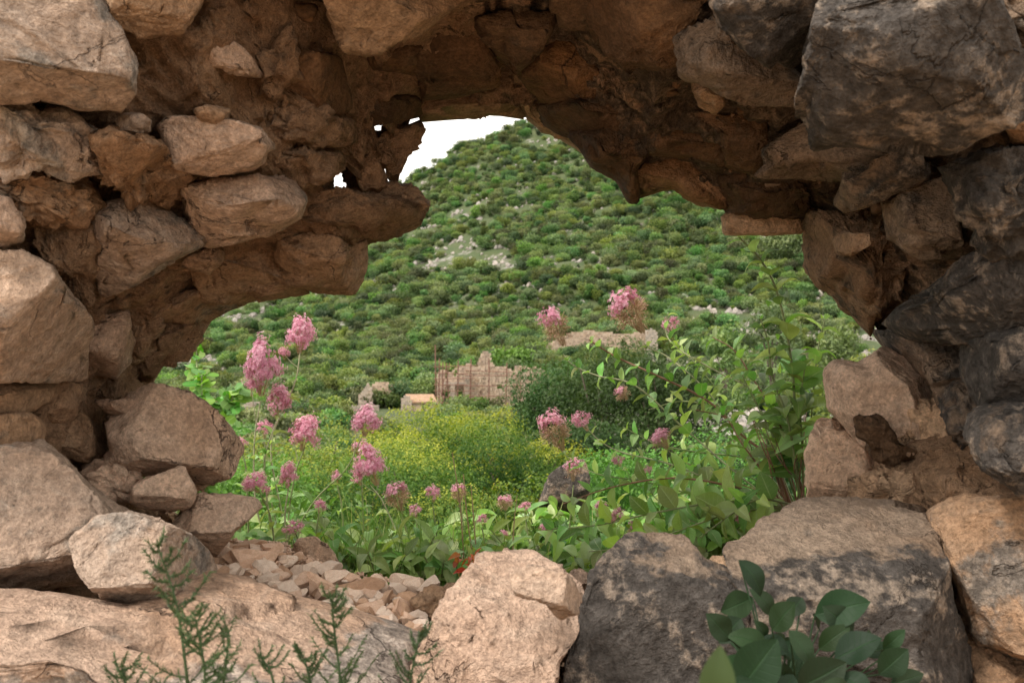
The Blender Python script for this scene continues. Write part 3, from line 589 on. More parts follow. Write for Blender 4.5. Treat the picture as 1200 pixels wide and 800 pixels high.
M['stemp'] = flat_mat('pale_stem', (.42, .42, .26), .6); M['dry'] = flat_mat('dry_stem', (.40, .28, .16)); M['rust'] = flat_mat('rusty_scaffold', (.20, .10, .07)); M['redleaf'] = leaf_mat('red_leaves', (.35, .06, .02), (.45, .12, .04), spread=.2)
M['darkhole'] = flat_mat('shadowed_interior', (.05, .035, .025))

def leafcloud(name, n, lobes, size, seed, top=.35, fill=.25, ori=.6):
    r_ = np.random.default_rng(seed); lobes = np.asarray(lobes, float)
    wgt = (lobes[:, 3] * lobes[:, 4]) ** 1.0; li = r_.choice(len(lobes), n, p=wgt / wgt.sum()); Lb = lobes[li]
    d = r_.normal(size=(n, 3)); d[:, 2] = d[:, 2] * .9 + .15; d /= np.linalg.norm(d, axis=1)[:, None]
    cl = fbm(d * 2.6 + li[:, None] * 5.1 + seed, 3)
    rr = np.where(r_.random(n) < fill, r_.random(n) ** .5, .86 + .14 * r_.random(n)) * (1 + .38 * cl)
    c = Lb[:, :3] + d * Lb[:, 3:6] * rr[:, None]
    gap = noise(c / lobes[:, 3].mean() * 2.4 + seed) ; keep = gap > -.42
    c = c[keep]; d = d[keep]; cl = cl[keep]; n = len(c)
    nr = d * .7 + r_.normal(size=(n, 3)) * ori + (0, 0, .35); nr /= np.linalg.norm(nr, axis=1)[:, None]
    t = np.cross(nr, r_.normal(size=(n, 3))); t /= np.linalg.norm(t, axis=1)[:, None]; b_ = np.cross(nr, t)
    s_ = size * r_.uniform(.6, 1.3, n)[:, None]
    V = np.stack([c - t * s_, c + b_ * s_ * .5 + nr * s_ * .15, c + t * s_, c - b_ * s_ * .5 + nr * s_ * .15], 1).reshape(-1, 3)
    Fc = np.arange(n * 4).reshape(-1, 4)
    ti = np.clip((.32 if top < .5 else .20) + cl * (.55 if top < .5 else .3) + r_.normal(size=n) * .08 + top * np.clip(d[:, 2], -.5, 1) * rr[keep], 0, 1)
    return npmesh(name, V, Fc, smooth=False, attrs={'tint': np.repeat(ti, 4)})
def lobes_bush(seed, k=7, R=1., flat=.7):
    r_ = np.random.default_rng(seed); out = []
    for i in range(k):
        a = r_.uniform(0, 6.28); q = R * .55 * math.sqrt(r_.random()); s_ = R * r_.uniform(.35, .6)
        out.append((q * math.cos(a), q * math.sin(a), R * flat * r_.uniform(.5, 1.05), s_, s_, s_ * r_.uniform(.7, 1)))
    return out
def limbs(seed, H, R, k=5, r0=.06):
    r_ = np.random.default_rng(seed); ps = [tube(catmull([(0, 0, -.1), (.04 * R, 0, H * .4), (0, .05 * R, H * .8)]), r0, r0 * .5)]
    for i in range(k):
        a = r_.uniform(0, 6.28); ps.append(tube(catmull([(0, 0, H * r_.uniform(.15, .5)), (math.cos(a) * R * .3, math.sin(a) * R * .3, H * .65), (math.cos(a) * R * .6, math.sin(a) * R * .6, H * r_.uniform(.75, 1))]), r0 * .55, r0 * .15))
    return npmesh('trunk', *joinq(ps))
# hillside shrubs: prototypes that are themselves shrubs on the hill
hb = []
for k in range(6):
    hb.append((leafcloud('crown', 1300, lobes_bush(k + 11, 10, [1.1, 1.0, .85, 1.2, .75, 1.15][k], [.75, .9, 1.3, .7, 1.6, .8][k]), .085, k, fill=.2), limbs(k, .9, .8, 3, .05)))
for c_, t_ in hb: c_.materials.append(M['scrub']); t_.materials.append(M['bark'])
cands = []
rh = np.random.default_rng(21)
while len(cands) < 27000:
    y = 85 + 550 * rh.random() ** .9; u = rh.uniform(-.40, .42); x = u * y
    cands.append((x, y))
cands = np.array(cands); p3 = np.c_[cands, np.zeros(len(cands))]
dens = fbm(p3 * .014, 3) + fbm(p3 * .06 + 9, 3) * .6
uu = cands[:, 0] / cands[:, 1]; pz = terr(cands[:, 0], cands[:, 1])
ppx = 600 + FP * uu; ppy = 400 - FP * (pz - CZ) / cands[:, 1]
keep = dens > -.42 + .12 * (uu > .17) * (cands[:, 1] < 330) + .05 * (cands[:, 1] > 400)
keep &= ~((ppx > 505) & (ppx < 650) & (cands[:, 1] < 196) & (cands[:, 1] > 174)) & ~((ppx > 465) & (ppx < 520) & (cands[:, 1] < 183) & (cands[:, 1] > 165)) & ~((ppx > 402) & (ppx < 525) & (cands[:, 1] < 187)); keep &= ~((ppx > 655) & (ppx < 775) & (ppy > 398) & (cands[:, 1] < 205))
cands = cands[keep]; pz = pz[keep]; ppx = ppx[keep]; ppy = ppy[keep]
scl = (.85 + 2.5 * rh.random(len(cands)) ** 3) * (1 + .25 * (cands[:, 1] > 350))
vis = np.array(hole_dist(ppx, ppy)) < -4
order = np.argsort(-(scl / cands[:, 1]) * vis); first = order[:240]; rest = order[240:]
HL = 'leafy green shrub, one of the many rounded ones dotting the rocky hill'
def hlab(x_, y_):
    a_ = 'low on the hill' if y_ > 400 else 'halfway up the hill' if y_ > 280 else 'high on the hill'
    b_ = 'at far left behind the pink flowers' if x_ < 380 else 'left of the scaffolded ruin' if x_ < 500 else 'above the scaffolded ruin' if x_ < 650 else 'above the long pink ruin' if x_ < 780 else 'on the rocky slope at right'
    a_ = 'near the hill crest' if y_ < 215 else 'in the upper hill' if y_ < 260 else 'at the hill foot' if y_ > 440 else a_
    return 'rounded green shrub ' + a_ + ' ' + b_
for q, i in enumerate(first):
    k = q % 6; e = empty('hillside_shrub', (cands[i, 0], cands[i, 1], pz[i] - .1), (hlab(ppx[i], ppy[i]) if scl[i] > 2.2 else 'small ' + hlab(ppx[i], ppy[i])), 'shrub', 'rounded shrubs dotting the rocky hill')
    a = link('crown', hb[k][0], None, e); t = link('trunk', hb[k][1], None, e)
    e.scale = (scl[i],) * 3; e.rotation_euler = (0, 0, rh.uniform(0, 6.28))
def scatter(name, pts, scl_, protos, label, cat, sq=1.0):
    me = bpy.data.meshes.new(name); me.vertices.add(len(pts)); me.vertices.foreach_set('co', np.asarray(pts, np.float32).ravel())
    a = me.attributes.new('s', 'FLOAT', 'POINT'); a.data.foreach_set('value', np.asarray(scl_, np.float32))
    r = me.attributes.new('rz', 'FLOAT_VECTOR', 'POINT'); v = np.zeros((len(pts), 3), np.float32); v[:, 2] = rh.uniform(0, 6.28, len(pts)); r.data.foreach_set('vector', v.ravel())
    me.update(); o = link(name, me)
    ng = bpy.data.node_groups.new(name, 'GeometryNodeTree'); ng.interface.new_socket('Geometry', in_out='INPUT', socket_type='NodeSocketGeometry'); ng.interface.new_socket('Geometry', in_out='OUTPUT', socket_type='NodeSocketGeometry')
    gi = ng.nodes.new('NodeGroupInput'); go = ng.nodes.new('NodeGroupOutput'); ip = ng.nodes.new('GeometryNodeInstanceOnPoints'); jn = ng.nodes.new('GeometryNodeJoinGeometry')
    for p_ in protos:
        oi = ng.nodes.new('GeometryNodeObjectInfo'); oi.inputs['Object'].default_value = p_; oi.inputs['As Instance'].default_value = True; ng.links.new(oi.outputs['Geometry'], jn.inputs[0])
    ng.links.new(gi.outputs[0], ip.inputs['Points']); ng.links.new(jn.outputs[0], ip.inputs['Instance']); ip.inputs['Pick Instance'].default_value = True
    s1 = ng.nodes.new('GeometryNodeInputNamedAttribute'); s1.data_type = 'FLOAT'; s1.inputs['Name'].default_value = 's'; ng.links.new([x for x in s1.outputs if x.enabled and x.name == 'Attribute'][0], ip.inputs['Scale'])
    s2 = ng.nodes.new('GeometryNodeInputNamedAttribute'); s2.data_type = 'FLOAT_VECTOR'; s2.inputs['Name'].default_value = 'rz'; ng.links.new([x for x in s2.outputs if x.enabled and x.name == 'Attribute'][0], ip.inputs['Rotation'])
    ng.links.new(ip.outputs[0], go.inputs[0]); o.modifiers.new('scatter', 'NODES').node_group = ng
    return tag(o, label, cat, kind='stuff')
crowns = [o for o in C.objects if o.name.startswith('crown')][:6]
scatter('hillside_scrub', np.c_[cands[rest], pz[rest] - .1], scl[rest], crowns, 'dense mass of low green scrub covering the hill', 'scrub')
# pale outcrops
M['outcrop'] = rock_mat('grey_outcrop', (.40, .37, .34), (.30, .275, .25), grey=(.2, .19, .18), light=(.52, .50, .47), scale=.6, stain_amt=.1)
ob_m = []
for k in range(5):
    V, Fc = proto_rock(3, 200 + k, 2.5, 8); me = npmesh('outcrop_rock', V, Fc, smooth=False, attrs={'patina_shade': np.full(len(V), .1)}); me.materials.append(M['outcrop']); ob_m.append(me)
pts = []; sc_ = []
while len(pts) < 4500:
    y = rh.uniform(140, 600); u = rh.uniform(-.4, .5); x = u * y
    dn = fbm(np.array([[x, y, 0]]) * .014, 3)[0] + fbm(np.array([[x, y, 0]]) * .06 + [[0, 0, 9]], 3)[0] * .6
    r2 = (u > .17 and y < 330)
    if dn < (.0 if not r2 else .4) or rh.random() < .12:
        if y < 205 and -.17 < u < .08: continue
        pts.append((x, y, float(terr(np.array([x]), np.array([y]))[0]) + .1)); sc_.append(rh.uniform(.5, 1.5) * (1.25 if r2 else 1) * (1.2 if y > 380 else 1))
pts = np.array(pts); sc_ = np.array(sc_)
px_ = 600 + FP * pts[:, 0] / pts[:, 1]; py_ = 400 - FP * (pts[:, 2] - CZ) / pts[:, 1]; vis = np.array(hole_dist(px_, py_)) < -4
od = np.argsort(-sc_ / pts[:, 1] * vis); ors = []
for i in od[:110]:
    o = link('outcrop_rock', ob_m[len(ors) % 5], None, None, pts[i]); o.scale = (sc_[i] * 1.3, sc_[i], sc_[i] * .8); o.rotation_euler = (0, 0, rh.uniform(0, 6.28))
    tag(o, 'pale grey limestone outcrop ' + hlab(px_[i], py_[i])[len('rounded green shrub '):], 'rock', 'limestone outcrops between the hill shrubs'); ors.append(o)
scatter('hillside_stones', pts[od[110:]], sc_[od[110:]] * .9, ors[:5], 'scattered pale stones between the shrubs of the hill', 'stones')

# ---- middle distance trees and bushes
def tree(name, label, cat, px, py_top, y, R, mat, seed, nleaf, leaf, k=9, flat=.8, group=None, me=None, top=.35):
    z = float(terr(np.array([(px - 600) / FP * y]), np.array([y]))[0]); ztop = CZ + (400 - py_top) / FP * y; H = max(ztop - z, R * .8)
    e = empty(name, ((px - 600) / FP * y, y, z), label, cat, group)
    if me is None:
        lb = []; r_ = np.random.default_rng(seed)
        for i in range(k):
            a = r_.uniform(0, 6.28); q = R * .62 * math.sqrt(r_.random()); s_ = R * r_.uniform(.34, .55)
            zt = H - s_ * .85 - (q / R) ** 2 * H * .35 - r_.random() * H * .22
            lb.append((q * math.cos(a), q * math.sin(a), zt, s_, s_, s_ * r_.uniform(.75, 1.)))
        lb.append((0, 0, H * .35, R * .8, R * .8, H * .35))
        me = (leafcloud('crown', nleaf, lb, leaf, seed, top=top, ori=.38 if mat == 'yellow' else .6), limbs(seed, H * .85, R * .7, 6, R * .05)); me[0].materials.append(M[mat]); me[1].materials.append(M['bark'])
    link('crown', me[0], None, e); link('trunk', me[1], None, e); return e
T = tree
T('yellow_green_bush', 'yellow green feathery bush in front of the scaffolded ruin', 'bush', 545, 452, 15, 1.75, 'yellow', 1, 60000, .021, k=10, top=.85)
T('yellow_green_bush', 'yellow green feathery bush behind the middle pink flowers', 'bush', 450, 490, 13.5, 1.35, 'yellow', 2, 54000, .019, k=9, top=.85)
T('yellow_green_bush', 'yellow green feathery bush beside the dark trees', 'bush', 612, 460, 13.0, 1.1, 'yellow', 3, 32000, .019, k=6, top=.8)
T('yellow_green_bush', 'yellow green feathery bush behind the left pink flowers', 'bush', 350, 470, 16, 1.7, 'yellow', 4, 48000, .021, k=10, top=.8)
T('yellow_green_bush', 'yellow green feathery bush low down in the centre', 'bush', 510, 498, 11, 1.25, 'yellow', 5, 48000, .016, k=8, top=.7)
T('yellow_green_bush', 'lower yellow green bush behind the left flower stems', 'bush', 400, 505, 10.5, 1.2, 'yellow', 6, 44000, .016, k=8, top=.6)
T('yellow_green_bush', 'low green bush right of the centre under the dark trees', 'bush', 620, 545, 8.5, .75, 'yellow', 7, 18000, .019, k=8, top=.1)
T('green_bush', 'green bush standing behind the pointed pink stone', 'bush', 300, 500, 8, .8, 'bright', 8, 14000, .02, k=8, top=.1)
T('dark_tree', 'tall dark green tree just right of the ruined tower', 'tree', 652, 408, 75, 4.6, 'dark', 9, 22000, .12, k=11)
T('dark_tree', 'dark green tree below the long pink ruin', 'tree', 712, 388, 68, 5.2, 'dark', 10, 26000, .115, k=12)
T('dark_tree', 'dark green tree partly behind the tangled valerian stems', 'tree', 778, 396, 62, 4.2, 'dark', 12, 18000, .11, k=9)
T('dark_tree', 'small dark tree at the foot of the tall dark one', 'tree', 680, 455, 50, 2.6, 'dark', 13, 12000, .09, k=7)
T('green_tree', 'bright green rounded tree behind the scaffolded tower', 'tree', 603, 402, 222, 5.5, 'bright', 14, 2200, .45)
T('green_tree', 'dark green tree left of the ruined gable', 'tree', 421, 448, 190, 2.6, 'dark', 15, 1200, .35)
T('green_tree', 'dark green tree between the gable and the hut', 'tree', 452, 455, 188, 3.8, 'dark', 16, 1500, .35)
T('green_tree', 'dark green tree behind the roof of the hut', 'tree', 492, 425, 215, 4.6, 'scrub', 17, 1500, .4)
T('green_tree', 'bright green tree above the long pink ruin', 'tree', 725, 376, 250, 3.6, 'scrub', 18, 1500, .35)
T('green_bush', 'light green bush behind the tangled valerian stems', 'bush', 800, 470, 9, .95, 'bright', 19, 22000, .018, k=10, top=.1)
T('green_bush', 'light green bush below the rocky slope at right', 'bush', 735, 505, 7, .6, 'bright', 20, 16000, .016, k=9, top=.1)
T('green_bush', 'green bush behind the leafy stems beside the saddle rock', 'bush', 880, 480, 10, 1.2, 'scrub', 22, 20000, .022, k=10, top=.1)
T('green_tree', 'green tree right of the long pink ruin', 'tree', 905, 335, 150, 5.0, 'scrub', 23, 2500, .35)
T('green_tree', 'rounded green tree under the dark overhang at right', 'tree', 985, 372, 130, 4.5, 'scrub', 24, 2500, .32)
T('green_tree', 'green tree low on the rocky slope at right', 'tree', 850, 372, 145, 4.0, 'scrub', 25, 2500, .32)
T('green_tree', 'green tree showing between the saddle rock and the overhang', 'tree', 1015, 400, 40, 2.2, 'scrub', 31, 5000, .09)
T('green_tree', 'green tree seen just below the orange block under the arch', 'tree', 925, 262, 330, 9, 'scrub', 33, 4000, .6)
T('green_bush', 'dark low bush between the gable and the hut, nearer than both', 'bush', 447, 480, 120, 3.2, 'scrub', 35, 2500, .22)
# grey boulder among the flowers
stone([(632,590),(640,560),(660,545),(684,538),(692,560),(690,600),(640,606)], 'grey', .15, parent=None, name='rock', label='small grey and white boulder half hidden among the pink flowers', depth=4.2, pat=(.6,0), cuts=5)

# ================================================================== ruins
M['ruin'] = rock_mat('ruin_masonry', (.62, .49, .38), (.46, .34, .25), grey=(.24, .18, .14), light=(.66, .55, .46), scale=.35, stain_amt=.4, crack=0)
M['ruinp'] = rock_mat('pale_ruin_masonry', (.50, .43, .36), (.40, .33, .27), grey=(.25, .22, .19), light=(.6, .54, .47), scale=.35, stain_amt=.2, crack=0)
M['tile'] = rock_mat('old_roof_tiles', (.40, .27, .19), (.28, .19, .13), grey=(.18, .14, .11), light=(.5, .38, .28), scale=.4, crack=0)
def masonry(name, prof, holes, y, th, mat, parent, base, cell=.42, ang=0.):
    """wall built of coursed blocks: prof = [(px, py_top)], base py; holes = [(x0,y0,x1,y1)] left open; all in picture points at distance y"""
    V = []; Fs = []; pt_ = []; r_ = np.random.default_rng(int(prof[0][0])); s_ = y / FP; x0 = prof[0][0]; x1 = prof[-1][0]; cp = cell / s_
    px = [p[0] for p in prof]; py = [p[1] for p in prof]; row = 0; yy = base
    while yy > min(py) - cp:
        xx = x0 - (row % 2) * cp * .5
        while xx < x1:
            wd = cp * r_.uniform(.8, 1.7); xm = min(max(xx + wd / 2, x0), x1)
            if np.interp(xm, px, py) < yy - cp * .5 and not any(h[0] < xm < h[2] and h[1] < yy - cp / 2 < h[3] for h in holes):
                a = max(xx, x0); b_ = min(xx + wd, x1)
                if b_ - a > .15 * cp:
                    j = r_.uniform(-.07, .07) * 1; dpt = y + (xm - x0) * s_ * math.tan(ang)
                    X0, X1 = (a - 600) * s_, (b_ - 600) * s_ - .02; Z1, Z0 = CZ + (400 - yy + cp * .97) * s_, CZ + (400 - yy) * s_
                    o_ = len(V); f_ = dpt - j; k_ = dpt + th
                    V += [(X0, f_, Z0), (X1, f_, Z0), (X1, f_, Z1), (X0, f_, Z1), (X0, k_, Z0), (X1, k_, Z0), (X1, k_, Z1), (X0, k_, Z1)]
                    pt_ += [r_.normal(.15, .45)] * 8
                    Fs += [[o_ + q for q in t] for t in ((0, 1, 2, 3), (5, 4, 7, 6), (4, 0, 3, 7), (1, 5, 6, 2), (3, 2, 6, 7), (4, 5, 1, 0))]
            xx += wd
        yy -= cp; row += 1
    V = np.array(V); o = link(name, npmesh(name, V - np.array(parent.location), Fs, smooth=False, attrs={'patina_shade': pt_}), M[mat], parent); return o
E_ = empty('ruined_house', P(560, 478, 190), 'roofless pink stone ruin wrapped in rusty scaffolding at the hill foot', 'ruin')
masonry('front_wall', [(512,440),(520,432),(528,436),(540,428),(552,426),(556,430),(572,430)], [(519,456,527,476),(535,456,543,480),(532,434,536,442),(521,436,525,443)], 192, .8, 'ruin', E_, 492)
masonry('tower_wall', [(544,432),(560,430),(563,414),(567,412),(575,413),(577,428),(590,430),(604,436),(616,432),(628,430),(640,436)], [(582,450,588,456),(560,458,564,464)], 188, 1.0, 'ruin', E_, 500, ang=.2)
masonry('side_wall', [(531,464),(545,463)], [(536,468,542,476)], 188.5, .6, 'ruinp', E_, 498)
masonry('wall_ledge', [(520,447),(556,447)], [], 191.3, .5, 'ruinp', E_, 450, cell=.35); masonry('pale_quoin', [(545,440),(550,440)], [], 187.4, .5, 'ruinp', E_, 492, cell=.4); masonry('buttress', [(528,452),(533,450)], [], 190.4, .8, 'ruinp', E_, 492, cell=.4)
def plank(px0, py0, px1, py1, y, r=.11): return tube(np.array([P(px0, py0, y), P((px0 + px1) / 2, (py0 + py1) / 2, y), P(px1, py1, y)]) - np.array(E_.location), r, r, 5)
for q in [(510,404,511,490),(515,420,514,490),(519,424,518,490),(523,425,527,488),(537,422,536,480),(552,420,551,470),(594,425,593,478),(573,420,573,470),(610,430,610,478)]:
    link('scaffold_pole', npmesh('scaffold_pole', *plank(*q, 186.5)), M['rust'], E_)
for q in [(508,430,560,428),(508,444,556,443),(508,458,556,458),(545,440,612,440),(545,452,612,452),(545,464,612,464),(508,472,548,472),(525,486,510,440),(523,430,514,480),(527,425,517,486),(545,434,600,436),(508,437,548,438),(512,465,530,466),(508,451,548,451)]:
    link('scaffold_rail', npmesh('scaffold_rail', *plank(*q, 186.2, .08)), M['rust'], E_)
E2 = empty('stone_hut', P(488, 494, 180), 'small pale stone hut with sloping roof below the scaffolding', 'hut')
masonry('gable_wall', [(470,470),(473,463),(477,462),(481,465),(483,470)], [], 180, .5, 'ruinp', E2, 500, cell=.4)
masonry('long_wall', [(482,470),(510,470)], [(494,474,500,484)], 180.3, .5, 'ruin', E2, 500, cell=.4)
z0 = np.array(E2.location); r1 = P(np.array([475, 508, 512, 481]), np.array([461.5, 461.5, 470.5, 470.5]), np.array([183, 183, 180, 180.])) - z0
Vr = np.vstack([r1, r1 - (0, 0, .25)]); link('roof', npmesh('roof', Vr, [(0, 1, 2, 3), (7, 6, 5, 4), (0, 4, 5, 1), (1, 5, 6, 2), (2, 6, 7, 3), (3, 7, 4, 0)], smooth=False, attrs={'patina_shade': np.zeros(8)}), M['tile'], E2)
E3 = empty('ruined_gable', P(430, 482, 185), 'lone pale stone gable with a narrow opening among trees', 'ruin')
masonry('gable_wall', [(420,463),(424,458),(431,449),(434,451),(437,462),(437,475)], [(426,464,428,470)], 185, .6, 'ruinp', E3, 484, cell=.35)
masonry('garden_wall', [(408,476),(425,474),(444,475)], [], 182, .6, 'ruinp', E3, 486, cell=.35)
masonry('back_wall', [(436,449),(450,447),(462,450)], [], 189, .6, 'ruin', E3, 480, cell=.35)
E4 = empty('long_ruin', P(715, 414, 236), 'long low pink stone ruin above the dark trees', 'ruin')
masonry('wall', [(640,404),(655,396),(668,390),(690,387),(712,389),(735,392),(757,387),(770,388)], [(700,398,704,403),(728,400,733,405)], 235, 1.2, 'ruin', E4, 418, ang=.0)
masonry('end_wall', [(757,388),(764,384),(771,392)], [], 233.5, .8, 'ruinp', E4, 418)
E5 = empty('low_ruin_wall', P(608, 440, 200), 'broken pinkish wall sloping away right of the scaffolded tower', 'wall')
masonry('wall', [(603,428),(620,430),(640,440),(650,446)], [], 196, .8, 'ruin', E5, 476, cell=.4)
E6 = empty('small_ruin', P(305, 505, 150), 'small pale ruined wall behind the pink flowers at left', 'ruin')
masonry('wall', [(278,492),(284,474),(296,470),(312,474),(330,486)], [(300,482,305,488)], 150, .5, 'ruinp', E6, 508, cell=.4)

# ================================================================== near plants
def leaf_mesh(name, seed, wd=.42, fold=.25, bend=.35, tip=1.4, twist=.2, wave=.04):
    r_ = np.random.default_rng(seed); n, k = 12, 6; V = []; ac = []; al = []
    for i in range(n + 1):
        t = i / n; w_ = wd / 2 * (math.sin(math.pi * t ** (1 / tip)) ** .85 if 0 < t < 1 else 0) + (.008 if t < .1 else .001)
        ang = bend * t * t * 1.5; yc = math.sin(min(ang, 1.5)) / max(bend * 1.5, .01) / max(t, .05) * t if False else t * math.cos(ang * .5); zc = -t * math.sin(ang * .5)
        tw = twist * t
        for j in range(k + 1):
            s_ = j / k * 2 - 1; x = s_ * w_; z = abs(s_) ** 1.2 * w_ * fold * 2 + wave * w_ * math.sin(t * 9 + s_ * 2 + seed)
            V.append((x * math.cos(tw) - z * math.sin(tw), yc, zc + x * math.sin(tw) + z * math.cos(tw))); ac.append(abs(s_)); al.append(t)
    i = np.arange(n)[:, None] * (k + 1); j = np.arange(k)[None]
    return npmesh(name, V, np.stack([i + j, i + j + 1, i + k + 2 + j, i + k + 1 + j], -1).reshape(-1, 4), attrs={'across': ac, 'along': al, 'tint': np.full(len(V), r_.uniform(.2, .9))})
VL = [leaf_mesh('leaf', k, [.40, .46, .36, .42, .5, .34][k], .32, [.3, .7, .15, .9, .5, .2][k], 1.25, [-.5, .4, .2, -.2, .6, 0][k], .12) for k in range(6)]
for k, me in enumerate(VL): me.materials.append(M['val'])
WL = [leaf_mesh('leaf', 60 + k, [.62, .56, .68][k], .22, [.3, .6, .15][k], 1.12, [-.3, .3, .1][k], .08) for k in range(3)]
for me in WL: me.materials.append(M['val'])
BL = [leaf_mesh('leaf', 20 + k, [.66, .6, .72, .56][k], .12, [.2, .4, .1, .55][k], 1.05, .1, .06) for k in range(4)]
for me in BL: me.materials.append(M['broad'])
rp = np.random.default_rng(77)
def put_leaf(me, parent, base, direc, up, size, name='leaf'):
    d = Vector(direc).normalized(); u = Vector(up); u = (u - d * u.dot(d)).normalized(); x = d.cross(u)
    o = link(name, me, None, parent); o.matrix_basis = Matrix.Translation(Vector(base) - parent.location) @ Matrix((x, d, u)).transposed().to_4x4() @ Matrix.Scale(size, 4); return o
# flower heads
def head_mesh(seed, kind):
    r_ = np.random.default_rng(seed); V = []; Fs = []; ti = []; mi = []
    def tri(a, b, c, t, m): o = len(V); V.extend([a, b, c]); Fs.append((o, o + 1, o + 2)); ti.extend([t] * 3); mi.append(m)
    def fil(a, b, w_, t, m):
        d = b - a; s_ = np.cross(d, r_.normal(size=3)); s_ = s_ / np.linalg.norm(s_) * w_; tri(a - s_, a + s_, b, t, m); tri(b - s_, b + s_, a, t, m)
    ns = {'full': 42, 'seed': 62, 'small': 24}[kind]
    for k in range(ns):
        d = r_.normal(size=3); d[2] = abs(d[2]) * 1.1 - (.35 if kind != 'seed' else .45); d /= np.linalg.norm(d)
        c = d * np.array([.62, .62, .85]) * r_.uniform(.6, 1) + (0, 0, .1)
        sd = kind == 'seed' and d[2] < .45 + r_.normal() * .12
        b0 = np.array([0, 0, -.75]) ; fil(b0 + c * .15, c * .8, .012, .5, 1)
        for q in range(15 if not sd else 11):
            e_ = r_.normal(size=3); e_ /= np.linalg.norm(e_); p = c + (e_ + d * .5) * r_.uniform(.12, .27)
            if sd:
                fil(c * .8, p, .010, .5, 1)
                if r_.random() < .6: tri(p, p + r_.normal(size=3) * .035, p + r_.normal(size=3) * .035, .2, 2)
                continue
            n_ = (e_ * .6 + d); n_ /= np.linalg.norm(n_); t = np.cross(n_, r_.normal(size=3)); t /= np.linalg.norm(t); b_ = np.cross(n_, t)
            tt = np.clip(r_.normal(.5, .25), 0, 1); R = r_.uniform(.055, .085)
            for z in range(5):
                a = z * 1.2566; u_ = math.cos(a) * t + math.sin(a) * b_; v_ = np.cross(n_, u_)
                tri(p, p + u_ * R + v_ * R * .38 + n_ * .02, p + u_ * R - v_ * R * .38 + n_ * .02, tt, 0)
            fil(c * .8, p, .008, .4, 0 if r_.random() < .6 else 1)
    me = npmesh('flower_head', V, Fs, smooth=False, attrs={'tint': ti}, mi=mi)
    for m_ in ('flower', 'filament', 'seedm'): me.materials.append(M[m_])
    return me
M['flower'] = leaf_mat('pink_florets', (.64, .24, .36), (.80, .42, .53), (.92, .68, .74), spread=.06, trans=.3, tc_=(1, .9, 1))
M['filament'] = flat_mat('flower_stalks', (.50, .36, .22)); M['seedm'] = flat_mat('seed_heads', (.55, .30, .25))
HM = {'full': [head_mesh(k, 'full') for k in range(4)], 'seed': [head_mesh(10 + k, 'seed') for k in range(3)], 'small': [head_mesh(20 + k, 'small') for k in range(2)]}
def head(parent, p, r, kind, tall=1.0, lean=(0, 0, 1)):
    o = link('flower_head', HM[kind][rp.integers(len(HM[kind]))], None, parent)
    q = Vector(lean).to_track_quat('Z', 'Y').to_matrix() @ Matrix.Rotation(rp.uniform(0, 6.28), 3, 'Z')
    o.matrix_basis = Matrix.Translation(Vector(p) - parent.location) @ q.to_4x4() @ Matrix.Diagonal((r * rp.uniform(.9, 1.1), r, r * tall, 1)); return o
def stem(parent, path, r0, r1, mat, seg=7):
    pts = catmull(P(*np.array(path, float).T), seg) - np.array(parent.location); link('stem', npmesh('stem', *tube(pts, r0, r1)), M[mat], parent); return pts + np.array(parent.location)
def leaves_on(parent, pts, s0, s1, step, size, droop=.2, taper=.6, meshes=None):
    L_ = np.r_[0, np.cumsum(np.linalg.norm(np.diff(pts, axis=0), axis=1))]; tot = L_[-1]; s_ = s0 * tot; ph = rp.uniform(0, 3)
    while s_ < s1 * tot:
        i = min(np.searchsorted(L_, s_), len(pts) - 2); p = pts[i]; t = pts[min(i + 1, len(pts) - 1)] - pts[max(i - 1, 0)]; t = t / np.linalg.norm(t)
        a = np.cross(t, (0.3, -.9, .2)); a /= np.linalg.norm(a); b_ = np.cross(t, a); f = 1 - (1 - taper) * s_ / tot
        for sg in (0, math.pi):
            an = ph + sg + rp.normal() * .2; o = a * math.cos(an) + b_ * math.sin(an); d = o * .9 + t * rp.uniform(.2, .7) + np.array([0, 0, .15 - droop * rp.random()])
            put_leaf((meshes or VL)[rp.integers(len(meshes or VL))], parent, p, d, t * .6 + np.array([0, -.3, .8]) + rp.normal(size=3) * .25, size * f * rp.uniform(.8, 1.15))
        ph += 1.57; s_ += step * rp.uniform(.8, 1.2)
